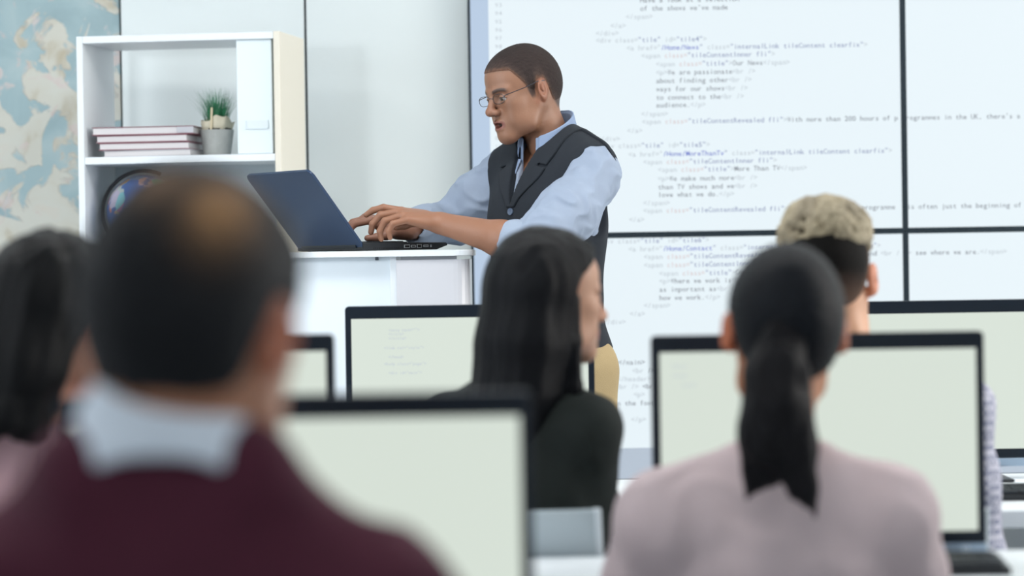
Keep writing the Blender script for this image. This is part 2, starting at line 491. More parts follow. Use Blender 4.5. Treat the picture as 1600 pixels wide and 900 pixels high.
for (i, j, lab) in ((0, 1, 'large bright display panel of the video wall behind the standing man, upper left of four'),
                    (0, 0, 'lower left video wall panel behind the ponytailed woman, grey taskbar at its foot'),
                    (1, 1, 'upper right display panel of the video wall, mostly blank white with ends of code lines'),
                    (1, 0, 'lower right display panel of the video wall, just above the far right monitor')):
    x0 = xb+i*PW; x1 = x0+PW; z0 = zb+j*PH; z1 = z0+PH
    t = thing('display_panel', lab, 'display', ((x0+x1)/2, YW, z0), 'video wall panels')
    B().box((x0+.0005, YW+.004, z0+.0005), (x1-.0005, YW+.028, z1-.0005), .002).build('housing', blackd, t)
    s = B()
    for a, b_ in (((x0+.0005, z0+.0005), (x0+BZ, z1-.0005)), ((x1-BZ, z0+.0005), (x1-.0005, z1-.0005)), ((x0+BZ, z0+.0005), (x1-BZ, z0+BZ)), ((x0+BZ, z1-BZ), (x1-BZ, z1-.0005))):
        s.box((a[0], YW-.004, a[1]), (b_[0], YW+.004, b_[1]))
    s.build('bezel', bezel, t)
    xs = x0+BZ; zs = z0+BZ
    if i == 0:
        xm = at(765, 150, YW).x
        B().box((xs, YW-.001, zs), (xm, YW+.0038, z1-BZ)).build('screen_margin', scr_side, t); xs = xm
    if j == 0:
        zt = at(985, 700, YW).z
        B().box((xs, YW-.001, zs), (x1-BZ, YW+.0038, zt)).build('taskbar', scr_bar, t); zs = zt
    B().box((xs, YW-.001, zs), (x1-BZ, YW+.0038, z1-BZ)).build('screen', scr, t)
    panels[i, j] = t
ADV = 5.97*px2; FS = 11.0*px2
def sg(s):
    """colours a line: '~b' and so on switch the colour"""
    out = []; c = 'k'
    for p in s.split('~'):
        if not out and not s.startswith('~') and p: out.append((p, 'k')); continue
        if p: out.append((p[1:], p[0]))
    return out
T = '~g<~g'
LINES = [
 (1000, 4, 'Have a look at a selection'), (1000, 17, 'of the shows we\'ve made'),
 (978, 30, '~g</span>'), (954, 44, '~g</a>'), (931, 56, '~g</div>'),
 (931, 67, '~g<div class=~d"tile" ~gid=~d"tile4"~g>'),
 (979, 79, '~g<a href="~b/Home/News~d" ~gclass=~d"internalLink tileContent clearfix"~g>'),
 (1002, 91, '~g<span ~rclass=~d"tileContentInner fli"~g>'),
 (1025, 104, '~g<span ~rclass=~d"title"~g>~kOur News~g</span>'),
 (1025, 117, '~g<p>~kWe are passionate~g<br />'), (1025, 130, 'about finding other~g<br />'), (1025, 143, 'ways for our shows~g<br />'),
 (1025, 156, 'to connect to the~g<br />'), (1025, 168, 'audience.~g</p>'), (1002, 182, '~g</span>'),
 (1003, 194, '~g<span ~rclass=~d"tileContentRevealed fli"~g>~kWith more than 200 hours of programmes in the UK, there\'s a'),
 (980, 208, '~g</a>'), (933, 221, '~g</div>'), (936, 232, '~g<div ~gclass=~d"tile" ~gid=~d"tile5"~g>'),
 (982, 245, '~g<a href="~b/Home/MoreThanTv~d" ~gclass=~d"internalLink tileContent clearfix"~g>'),
 (1005, 257, '~g<span ~rclass=~d"tileContentInner fli"~g>'), (1028, 269, '~g<span ~rclass=~d"title"~g>~kMore Than TV~g</span>'),
 (1028, 283, '~g<p>~kWe make much more~g<br />'), (1028, 296, 'than TV shows and we~g<br />'), (1028, 308, 'love what we do.~g</p>'),
 (1005, 321, '~g</span>'), (1005, 333, '~g<span ~rclass=~d"tileContentRevealed fli"~g>~kWatching a good TV programme is often just the beginning of'),
 (983, 347, '~g</a>')]
LOW = [(935, 381, '~g<div class=~d"tile" ~gid=~d"tile6"~g>'), (982, 393, '~g<a href="~b/Home/Contact~d" ~gclass=~d"internalLink tileContent clearfix"~g>'),
 (1006, 405, '~g<span ~rclass=~d"tileContentRevealed fli"~g>~kCome and talk to us and ~g<br /> ~ksee where we are.~g</span>'),
 (1006, 418, '~g<span ~rclass=~d"tileContentInner fli"~g>'), (1030, 431, '~g<span ~rclass=~d"title"~g>~kContact~g</span>'),
 (1030, 443, '~g<p>~kWhere we work is~g<br />'), (1030, 456, 'as important as~g<br />'), (1030, 469, 'how we work.~g</p>'),
 (1006, 481, '~g</span>'), (984, 494, '~g</a>'), (942, 507, '~g</div>'),
 (966, 570, '~k</main>'), (988, 583, '~g<br ~k/>'), (964, 596, '~g</header>'), (962, 608, '~g<br /> ~k<br'), (990, 620, '~g<p>'), (958, 634, '~kon the footer'), (986, 659, '~g</p>')]
for li, lines, j in ((0, LINES, 1), (1, LOW, 0)):
    for px, py, s in lines:
        z = at(px, py, YW).z; xx = at(px, py, YW).x
        segs = sg(s)
        code_line(xx, z, YW-.002, ADV, FS, segs, panels[0, j], clip=(xb, xc-BZ-.004))
        code_line(xx+12*px2, z, YW-.002, ADV, FS, segs, panels[1, j], clip=(xc-BZ-.004+12*px2, 9))
for k in range(27):
    p = at(773, -2+k*13, YW)
    code_line(p.x, p.z, YW-.002, ADV, FS*.8, [(str(92+k)[-2:], 'g')], panels[0, 1])
# ledge cabinet strip under the video wall
t = thing('wall_cabinet', 'long low white cabinet running under the video wall', 'cabinet', (1.8, 8.1, 0))
zc1 = at(985, 768, YW-.15).z
B().box((.2, 8.0, 0), (XR-.2, 8.33, zc1), .004).build('body', laminate, t)
for k in range(4):
    a = .2+k*.92
    B().box((a+.006, 7.985, .06), (a+.914, 7.999, zc1-.03), .002).build('door', white, t)
# ================================================================== BOOKCASE
def T3(org, rz): return Matrix.Translation(org) @ Matrix.Rotation(rz, 4, 'Z')
bp = at(121, 200, 7.86); bq = at(442, 200, 7.80)      # front edges of the two sides
rz = math.atan2(bq.y-bp.y, bq.x-bp.x)-math.radians(2.5)
BW = (bq-bp).length; BD = .30
MB = T3((bp.x, bp.y, 0), rz)
zt = at(121, 57, 7.86).z; zs1 = at(130, 246, 7.86).z
t = thing('bookcase', 'tall open white bookcase with no back standing against the peeling plaster wall', 'bookcase', (bp.x+BW/2, bp.y+.1, 0))
SD = .018
B().box((0, 0, 0), (SD, BD, zt), .002, MB).build('side_panel', laminate, t)
side = B().box((BW-SD, 0, 0), (BW, BD, zt), .002, MB).build('side_panel', mat('warm_lit_laminate', '#e3ddce', .45), t)  # cream tint puts warm light from the right into the colour
side['label'] = 'side panel tinted cream for the warm light on it'
B().box((SD, .002, zt-.02), (BW-SD, BD, zt), .002, MB).build('top_panel', laminate, t)
sh = []
zz = zs1
while zz > .1:
    B().box((SD, .003, zz-.020), (BW-SD, BD, zz), .002, MB).build('shelf', laminate, t); sh.append(zz); zz -= .345
B().box((SD, .02, 0), (BW-SD, .035, .06), .002, MB).build('plinth', laminate, t)
xbk = .34
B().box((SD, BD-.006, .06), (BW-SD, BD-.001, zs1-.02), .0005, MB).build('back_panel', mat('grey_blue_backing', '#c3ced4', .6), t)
# books lying in a stack
inv = MB.inverted()
def loc(px, py, Y): return inv @ at(px, py, Y)
cover = mat('dark_red_cover', '#8d5d68', .6); pages = mat('page_edges', '#dcd9da', .8, bump=.3, bscale=700, stretch=(1, 1, 40)); spine = mat('pale_spine', '#b9b9bf', .6)
zb_ = zs1; names = ['bottom', 'second from bottom', 'second from top', 'top']
hgt = [.0185, .0205, .0205, .0230]
spans = [(166, 309), (157, 303), (154, 302), (146, 309)]
labs = ['lowest book of the stack on the shelf, pale cover, shifted right', 'second book up in the stack, white pages between dark red covers',
        'third book up in the stack, dark red cover, under the top book', 'top book of the stack, widest, with grey corner and dark red cover']
for i in range(4):
    a = loc(spans[i][0], 220, 7.9).x; b_ = loc(spans[i][1], 220, 7.9).x; h = hgt[i]; z0 = zb_; z1 = z0+h-.0006; zb_ += h
    t = thing('book', labs[i], 'book', MB @ Vector(((a+b_)/2, .12, z0)), 'books lying on the top shelf')
    cv = cover if i else spine
    r = Matrix.Translation(MB @ Vector(((a+b_)/2, .12, 0))) @ Matrix.Rotation(rz+(-.03, .02, -.015, .03)[i], 4, 'Z')
    w = (b_-a)/2
    s = B(); s.box((-w, -.095, z0), (w, .10, z0+.0022), .0008, r); s.box((-w, -.095, z1-.0022), (w, .10, z1), .0008, r)
    s.box((-w, .097, z0), (w, .10, z1), .001, r); s.build('cover', cv, t)
    B().box((-w+.003, -.092, z0+.0024), (w-.003, .097, z1-.0024), 0, r).build('pages', pages, t)
    if i == 3:
        sp_ = B().box((w-.045, -.0955, z0+.003), (w+.0005, -.091, z1-.0025), .0005, r).build('corner_band', spine, t)
# pot of grass
pc = loc(340, 220, 7.93); pz = zs1
t = thing('potted_grass', 'small concrete pot of green grass with beige paper wrap', 'potted plant', MB @ Vector((pc.x, .12, pz)))
mp = Matrix.Translation(MB @ Vector((pc.x, .12, pz)))
B().lathe([(0, 0), (.035, 0), (.037, .004), (.046, .066), (.0465, .072), (.042, .072), (.040, .060), (0, .058)], 40, mp).build('pot', mat('grey_concrete', '#a7a9a6', .85, bump=.4, bscale=90, var=.08, vscale=40), t, True)
bm = bmesh.new(); N = 48
GK = 1.45
rr = [[], []]
for k in range(N):
    a = 2*PI*k/N; w = .0035*math.sin(5*a+1)+.002*math.sin(11*a)
    for q, (r_, z_) in enumerate(((.038, .060), (.044+w, .100+.010*math.sin(2*a+4.0)+.004*math.sin(7*a)))):
        rr[q].append(bm.verts.new(mp @ Vector((r_*math.cos(a), r_*math.sin(a), z_))))
for k in range(N): bm.faces.new((rr[0][k], rr[0][(k+1) % N], rr[1][(k+1) % N], rr[1][k]))
s = B(); s.bm = bm; w_ = s.build('paper_wrap', mat('beige_paper', '#c9c2ad', .8), t, True)
md = w_.modifiers.new('thick', 'SOLIDIFY'); md.thickness = .0015
B().lathe([(0, .062), (.038, .062), (.041, .075), (.034, .082), (0, .084)], 24, mp).build('soil', mat('dark_soil', '#3b3a30', .95, bump=1, bscale=200), t, True)
gm = mat('grass_green', '#2f7a52', .5, var=.35, vscale=60)
s = B(); rg = random.Random(4)
for k in range(300):
    a = rg.uniform(0, 2*PI); r0 = .03*math.sqrt(rg.random()); l = rg.uniform(.07, .118); le = rg.uniform(.05, .45)*(.5+r0*26)
    if k < 12: le = rg.uniform(.6, .85); l = .07
    x0, y0 = r0*math.cos(a), r0*math.sin(a); dx, dy = math.cos(a+rg.uniform(-.6, .6))*le, math.sin(a+rg.uniform(-.6, .6))*le
    wv = Vector((-dy, dx, 0)).normalized()*.0013 if le else Vector((.0013, 0, 0)); pv = None
    for q in range(5):
        f = q/4; c = Vector((x0+dx*l*f*f, y0+dy*l*f*f, .075+l*f*(1-.25*le*f)))
        wq = wv*(1-f*.9); cur = [s.bm.verts.new(mp @ (c-wq)), s.bm.verts.new(mp @ (c+wq))]
        if pv: s.bm.faces.new((pv[0], pv[1], cur[1], cur[0]))
        pv = cur
g = s.build('grass', gm, t); g['kind'] = 'stuff'
B().box((-.003, -.003, 0), (.003, .0, .062), .001, mp @ Matrix.Translation((-.012, -.040, .07)) @ Matrix.Rotation(.05, 4, 'Y')).build('plant_marker', mat('pale_wood', '#d0c3a4', .7), t)
# ring binder / box file
a = loc(374, 200, 7.83).x; b_ = BW-SD-.008
t = thing('box_file', 'tall white box file standing beside the pot of grass', 'file box', MB @ Vector(((a+b_)/2, .1, zs1)))
bt = loc(400, 64, 7.86).z
wf = mat('white_card', '#e3eef2', .5)
B().box((a, .012, zs1+.0005), (b_, .26, bt), .003, MB).build('case', wf, t)
s = B(); lx0, lx1 = loc(388, 0, 7.85).x, loc(424, 0, 7.85).x; lz0, lz1 = loc(400, 203, 7.86).z, loc(400, 190, 7.86).z
s.box((lx0, .008, lz0), (lx1, .012, lz0+.003), 0, MB); s.box((lx0, .008, lz0), (lx0+.002, .012, lz1), 0, MB); s.box((lx1-.002, .008, lz0), (lx1, .012, lz1), 0, MB)
s.build('label_holder', mat('clear_label', '#cfdbe0', .3), t)
B().box((lx0+.002, .0105, lz0+.003), (lx1-.002, .0125, lz1), 0, MB).build('label_card', mat('label_white', '#dde6ea', .6), t)
# globe
gz = sh[1]; gc = loc(222, 331, 7.95); GR = .101
gcz = gc.z; gp = MB @ Vector((gc.x, .13, 0))
t = thing('desk_globe', 'desk globe with black meridian arc on the shelf under the books', 'globe', (gp.x, gp.y, gz))
def globe_mat():
    m = bpy.data.materials.new('globe_map'); m.use_nodes = True; n = m.node_tree; L = n.links.new; b = n.nodes['Principled BSDF']
    b.inputs['Roughness'].default_value = .3; tc = n.nodes.new('ShaderNodeTexCoord')
    t1 = n.nodes.new('ShaderNodeTexNoise'); t1.inputs['Scale'].default_value = 9; t1.inputs['Detail'].default_value = 6; L(tc.outputs['Object'], t1.inputs[0])
    v = n.nodes.new('ShaderNodeTexVoronoi'); v.inputs['Scale'].default_value = 26; L(tc.outputs['Object'], v.inputs[0])
    h = n.nodes.new('ShaderNodeHueSaturation'); h.inputs['Saturation'].default_value = .8; h.inputs['Value'].default_value = .8; L(v.outputs['Color'], h.inputs['Color'])
    r = n.nodes.new('ShaderNodeValToRGB'); r.color_ramp.elements[0].position = .52; r.color_ramp.elements[1].position = .53; L(t1.outputs[0], r.inputs[0])
    x = n.nodes.new('ShaderNodeMix'); x.data_type = 'RGBA'; L(r.outputs[0], x.inputs[0]); x.inputs[6].default_value = (*srgb('#4a72b4'), 1); L(h.outputs[0], x.inputs[7])
    L(x.outputs[2], b.inputs['Base Color']); return m
prof = [(GR*math.sin(PI*k/24), -GR*math.cos(PI*k/24)) for k in range(25)]
mg = Matrix.Translation((gp.x, gp.y, gcz)) @ Matrix.Rotation(.4, 4, 'Y')
B().lathe(prof, 48, mg).build('sphere', globe_mat(), t, True)
arc = [mg @ Vector((-(GR+.012)*math.sin(a), 0, (GR+.012)*math.cos(a))) for a in [(-.05+(PI+.1)*k/24) for k in range(25)]]
B().tube(arc, .0055, 8).build('meridian_arc', blackd, t, True)
B().lathe([(0, gz), (.07, gz), (.072, gz+.006), (.02, gz+.016), (.009, gz+.03), (.009, arc[-1].z+.004), (0, arc[-1].z+.006)], 24, Matrix.Translation((gp.x, gp.y, 0))).build('base', blackd, t, True)

# ================================================================== LECTERN + LAPTOP
YL = 6.86
zl = at(640, 391.5, YL).z
t = thing('lectern', 'white laminate standing lectern with overhanging top under the laptop', 'lectern', (at(540, 400, 7).x, 7.0, 0))
xa, xr = at(385, 400, YL).x, at(740, 392, YL).x
y0, y1 = YL-.06, YL+.42
R_ = .045
pts = [(xa, y0), (xr-R_, y0)]+[(xr-R_+R_*math.sin(q*PI/12), y0+R_-R_*math.cos(q*PI/12)) for q in range(1, 7)]+[(xr, y1), (xa, y1)]
B().prism(pts, 'z', zl-.014, zl, .0015).build('top', laminate, t)
xl = at(611, 450, YL).x; xl2 = at(621, 450, YL).x
B().box((xl, y0+.02, 0), (xl2, y1-.02, zl-.014), .001).build('side_panel', laminate, t)
B().box((xa+.02, y0+.02, 0), (xa+.035, y1-.02, zl-.014), .001).build('side_panel', laminate, t)
B().box((xa+.035, y0+.03, .05), (xl, y0+.045, zl-.014), .001).build('front_panel', mat('front_laminate', '#e2ebf2', .4), t)
xp = xr-.010; R2 = R_-.008
pp = [(xl2, y0+.008), (xp-R2, y0+.008)]+[(xp-R2+R2*math.sin(q*PI/12), y0+.008+R2-R2*math.cos(q*PI/12)) for q in range(1, 7)]+[(xp, y1-.03), (xp-.012, y1-.03)]+[(xp-R2+(R2-.012)*math.sin(q*PI/12), y0+.008+R2-(R2-.012)*math.cos(q*PI/12)) for q in range(6, 0, -1)]+[(xp-R2, y0+.020), (xl2, y0+.020)]
B().prism(pp, 'z', .04, zl-.0225).build('curved_panel', mat('satin_grey_laminate', '#cfd0d6', .25), t)
B().box((xl2+.01, y0+.03, zl-.04), (xp-.03, y0+.05, zl-.0142), .001).build('apron', laminate, t)
q = at(588, 404, y0); B().box((q.x-.004, y0+.024, q.z-.004), (q.x+.004, y0+.031, q.z+.004), .001).build('cam_lock', mat('grey_bolt', '#5c636b', .4, metal=.6), t)
# laptop: depth axis points to the right and slightly away
A25 = math.radians(31)
lc = at(567, 391, YL)              # near end of the hinge
ML = Matrix.Translation((lc.x, YL, zl+.002)) @ Matrix.Rotation(A25, 4, 'Z')   # local +x = towards the user, +y = along hinge away from us
LD, LW = .232, .345
t = thing('laptop', 'dark blue laptop open on the white lectern, its lid towards us', 'laptop', (lc.x+.1, YL+.15, zl))
lapb = mat('laptop_black', '#10161c', .35); lapblue = mat('laptop_blue_lid', '#1e3654', .4, metal=.2)
zz = .019
B().prism([(0, .002), (.012, 0), (LD-.03, 0), (LD, .010), (LD, .014), (LD-.004, .017), (0, zz)], 'y', 0, LW, .0008, ML @ Matrix.Identity(4)).build('base', lapb, t)
B().box((.02, .02, zz-.0015), (LD-.10, LW-.02, zz+.001), .0005, ML).build('keyboard', blackd, t)
ks = B()
for r in range(5):
    for c in range(15):
        x0 = .024+r*.0205; yk = .024+c*.0199
        ks.box((x0, yk, zz), (x0+.0175, yk+.0172, zz+.0028), .0006, ML, 1)
k_ = ks.build('keys', mat('key_black', '#1b222a', .5), t); k_['kind'] = 'stuff'
B().box((LD-.085, .12, zz-.003), (LD-.02, .22, zz-.0008), .0003, ML).build('touchpad', mat('touchpad_grey', '#2d343c', .3), t)
lean = math.radians(38)
MLid = ML @ Matrix.Translation((.006, 0, .012)) @ Matrix.Rotation(-lean, 4, 'Y')
LH = .230
lid = B().box((-.006, 0, 0), (0, LW, LH), 0, None)
# rounded upper corners
lid = B().prism([(0.002, 0), (LW-.002, 0)]+[(LW-.016+.016*math.cos(a), LH-.016+.016*math.sin(a)) for a in [i*PI/12 for i in range(7)]]+[(.016-.016*math.sin(a), LH-.016+.016*math.cos(a)) for a in [i*PI/12 for i in range(7)]], 'x', -.007, 0, .0012, MLid)
lid.build('lid', lapblue, t)
B().box((-.0005, .014, .018), (.0006, LW-.014, LH-.014), 0, MLid).build('screen', mat('laptop_screen_glow', srgb('#cfd8e0'), emit=.8), t)
B().tube([ML @ Vector((.004, .03, .012)), ML @ Vector((.004, LW-.03, .012))], .0085, 12).build('hinge', lapb, t, True)
metalp = mat('port_metal', '#b8c0c4', .3, metal=.8); darkp = mat('port_dark', '#020304', .6)
def port(x0, x1, z0, z1, nm='port', ring=True):
    s = B().box((x0, -.0012, z0), (x1, .002, z1), .0006, ML).build(nm, metalp if ring else darkp, t)
    if ring: B().box((x0+.0016, -.0016, z0+.0014), (x1-.0016, .0, z1-.0014), .0004, ML).build('opening', darkp, s)
port(.112, .128, .0045, .0125); port(.131, .144, .0055, .0115); port(.147, .160, .0045, .0135); port(.165, .179, .0065, .0115); port(.184, .188, .006, .0115)
for k in range(13): port(.028+k*.0056, .0305+k*.0056, .0035, .0065, 'vent_slot', False)

# ================================================================== DESKS, MONITORS
deskm = laminate
def desk(name_lab, x0, x1, yf, yb, top=.745, group=None):
    t = thing('desk', name_lab, 'desk', ((x0+x1)/2, (yf+yb)/2, 0), group)
    B().box((x0, yf, top-.036), (x1, yb, top), .004).build('desktop', deskm, t)
    B().box((x0+.05, yb-.035, .12), (x1-.05, yb-.017, top-.036), .002).build('modesty_panel', deskm, t)
    k = x0+.05
    while k < x1:
        B().box((k-.02, yf+.05, 0), (k+.02, yb-.05, top-.036), .003).build('leg', mat('desk_leg_white', '#dfe4e8', .4), t); k += (x1-x0-.1)/3-1e-5
    return t
scream = mat('monitor_glow', srgb('#dbe5da'), emit=.93)
def monitor(label, top_px, top_py, Y, desk_top, W=.54, lines=None, fw=.11):
    c = at(top_px, top_py, Y); H = .3445; x, z1 = c.x, c.z; z0 = z1-H
    t = thing('monitor', label, 'monitor', (x, Y, desk_top), 'student monitors')
    x0, x1 = x-W/2, x+W/2
    bb = B().prism([(x0, z0), (x1, z0)]+[(x1-.008+.008*math.cos(a), z1-.008+.008*math.sin(a)) for a in (0, .52, 1.05, 1.57)]+[(x0+.008-.008*math.sin(a), z1-.008+.008*math.cos(a)) for a in (0, .52, 1.05, 1.57)], 'y', Y, Y+.022, .0015)
    bb.build('bezel', black, t)
    B().box((x0+.0135, Y-.0008, z0+.020), (x1-.0135, Y+.003, z1-.0275), 0).build('screen', scream, t)
    zc_ = z0-.0185
    B().box((x0, Y-.001, zc_), (x1, Y+.022, z0-.0005), .0015).build('chin', silver, t)
    d = B(); d.tube([(x1-.034+.0045*math.cos(a), Y-.0018, z0-.0095+.0045*math.sin(a)) for a in [i*PI/8 for i in range(17)]], .0008, 6, False)
    d.build('emblem', mat('emblem_white', '#e6eef4', .4), t, True)
    B().box((x0+.06, Y+.022, z0+.02), (x1-.06, Y+.045, z1-.06), .01).build('rear_housing', blackd, t)
    B().prism([(Y+.03, desk_top+.006), (Y+.075, desk_top+.006), (Y+.05, z0+.12), (Y+.03, z0+.12)], 'x', x-.045, x+.045, .002).build('stand_neck', silver, t)
    B().box((x-fw, Y-.09, desk_top+.0003), (x+fw, Y+.10, desk_top+.0065), .003).build('stand_foot', blackd, t)
    s = FPX and Y/FPX
    if lines:
        for px, py, txt, sc in lines:
            p = at(px, py, Y-.0015)
            code_line(p.x, p.z, Y-.0015, 2.9*s*sc, 5.4*s*sc, sg(txt), t)
    return t, x, z0
def keyboard(label, x, y, z, W=.44, group='keyboards on the desks', rz=0):
    t = thing('keyboard', label, 'keyboard', (x, y, z), group)
    B().prism([(y-.065, z+.0004), (y+.065, z+.0004), (y+.065, z+.022), (y-.065, z+.012)], 'x', x-W/2, x+W/2, .002).build('case', blackd, t)
    s = B()
    for r in range(5):
        zr = z+.0135+r*.0017
        for c in range(15 if r else 9):
            kw = (W-.02)/15; x0 = x-W/2+.01+c*kw
            if r == 0: kw = (W-.02)/9; x0 = x-W/2+.01+c*kw
            s.box((x0+.001, y-.056+r*.0225, zr), (x0+kw-.001, y-.037+r*.0225, zr+.006), 0)
    q = s.build('keys', mat('key_black', '#1b222a', .5), t); q['kind'] = 'stuff'
def mouse(label, x, y, z):
    s = S().ell((x, y, z+.006), (.030, .052, .026), .004).fn(hs((0, 0, -1), (x, y, z+.0005)), 'i', .002)
    P, F = s.mesh(.003); t = thing('computer_mouse', label, 'mouse', (x, y, z), 'mice on the desks')
    npmesh('body', [(P, F, None, None)], blackd, t)
    B().box((x-.003, y+.018, z+.026), (x+.003, y+.034, z+.0335), .001).build('scroll_wheel', mat('wheel_grey', '#555c63', .5), t)
DT = .748
desk('white desk of the nearest row under the large blurred monitor', -1.6, 1.9, 2.62, 3.5, DT, 'rows of white desks')
desk('white desk of the middle row in front of the ponytailed woman', -1.6, 1.9, 4.385, 4.79, DT, 'rows of white desks')
desk('white desk of the far row carrying the two far monitors', -1.5, 2.0, 5.52, 6.42, DT, 'rows of white desks')
monitor('large blurred monitor nearest to us, behind the shoulder of the man in maroon', 457, 617, 3.26, DT)
monitor('monitor in front of the ponytailed woman, its lower edge silver with a ring emblem', 1277, 521, 4.68, DT, W=.541, fw=.235,
        lines=[(1050, 575, '~g<html>', 1.4), (1050, 590, '~g<head>', 1.4), (1064, 604, '~g<meta>', 1.4)])
monitor('monitor left of the middle row, half hidden by the head of the man in maroon', 263, 526, 4.70, DT)
CL = [(607, 518, '~g<meta name="">', 1.2), (607, 524, '~g<title>', 1.2), (607, 531, '~g</title>', 1.2), (600, 546, '~g<link rel="style">', 1.2),
      (607, 560, '~g</head>', 1.2), (600, 571, '~g<body class="page">', 1.2), (607, 585, '~g<div id="main">', 1.2)]
_, mx, mz = monitor('monitor on the far desk between the lectern and the woman in dark green', 733, 476, 6.26, DT, W=.541, lines=CL)
monitor('far right monitor beside the blond man, below the video wall', 1492, 469, 6.26, DT, W=.541)
for lab, x, y in (('black keyboard on the nearest desk below the large blurred monitor', -.2, 2.95), ('black keyboard under the ring emblem monitor of the ponytailed woman', .54, 4.48),
                  ('black keyboard on the middle desk in front of the long haired woman in pink', -.56, 4.42), ('black keyboard on the far desk before the woman in dark green', -.05, 5.9),
                  ('black keyboard at the right edge of the far desk below the far right monitor', .98, 5.78)): keyboard(lab, x, y, DT)
for lab, x, y in (('black mouse beside the keyboard on the nearest desk', .12, 2.95), ('black mouse at the end of the keyboard near the ring emblem monitor', .85, 4.50),
                  ('black mouse on the far desk just right of the woman in dark green', at(948, 842, 5.6).x, 5.62)): mouse(lab, x, y, DT)
# ================================================================== CHAIRS
plast = mat('pale_grey_plastic', '#b4c2c9', .35); steel = mat('chair_steel', '#a9b0b6', .3, metal=.9)
def chair(label, x, y, rz=0, ztop=.80, w=.40):
    """shell chair; the back is at -y, the sitter looks along +y"""
    t = thing('classroom_chair', label, 'chair', (0, 0, 0), 'pale plastic classroom chairs')
    def shell(u, v): # v 0..1 seat front to top of back
        if v < .5: yy = .20-.40*(v/.5); z = .45-.012*math.sin(v*2*PI)
        else: q = (v-.5)/.5; yy = -.20-.075*q; z = .45+(ztop-.45)*q
        if .42 < v < .58: yy += .02*(1-abs(v-.5)/.08)*1; z += .014*(1-abs(v-.5)/.08)
        c = (u*u)*.035
        return Vector((u*w/2*(1-.05*max(0, v-.6)), yy+(c if v > .5 else 0), z+(c*.5 if v < .5 else 0)))
    def part(v0, v1, nm):
        s = B(); n, m = 14, 14; g = [[s.bm.verts.new(shell(-1+2*i/n, v0+(v1-v0)*j/m)) for i in range(n+1)] for j in range(m+1)]
        for j in range(m):
            for i in range(n): s.bm.faces.new((g[j][i], g[j][i+1], g[j+1][i+1], g[j+1][i]))
        o = s.build(nm, plast, t, True); md = o.modifiers.new('t', 'SOLIDIFY'); md.thickness = .012; md.offset = 0
        bv = o.modifiers.new('b', 'BEVEL'); bv.width = .004; bv.segments = 2
    part(0, .5, 'seat'); part(.5, 1, 'backrest')
    rim = B()
    for sgn in (-1, 1): B().tube([shell(sgn, .5+.5*k/10) for k in range(11)], .008, 8).build('edge_rim', mat('light_rim', '#d3dde4', .3), t, True)
    for sx in (-1, 1):
        for sy in (-1, 1): B().tube([(sx*.15, sy*.15, .435), (sx*.20, sy*.21, 0)], .011, 10).build('leg', steel, t, True)
    B().tube([(-.15, -.15, .43), (.15, -.15, .43)], .009, 8).build('crossbar', steel, t, True)
    t.location = (x, y, 0); t.rotation_euler = (0, 0, rz)
    return t
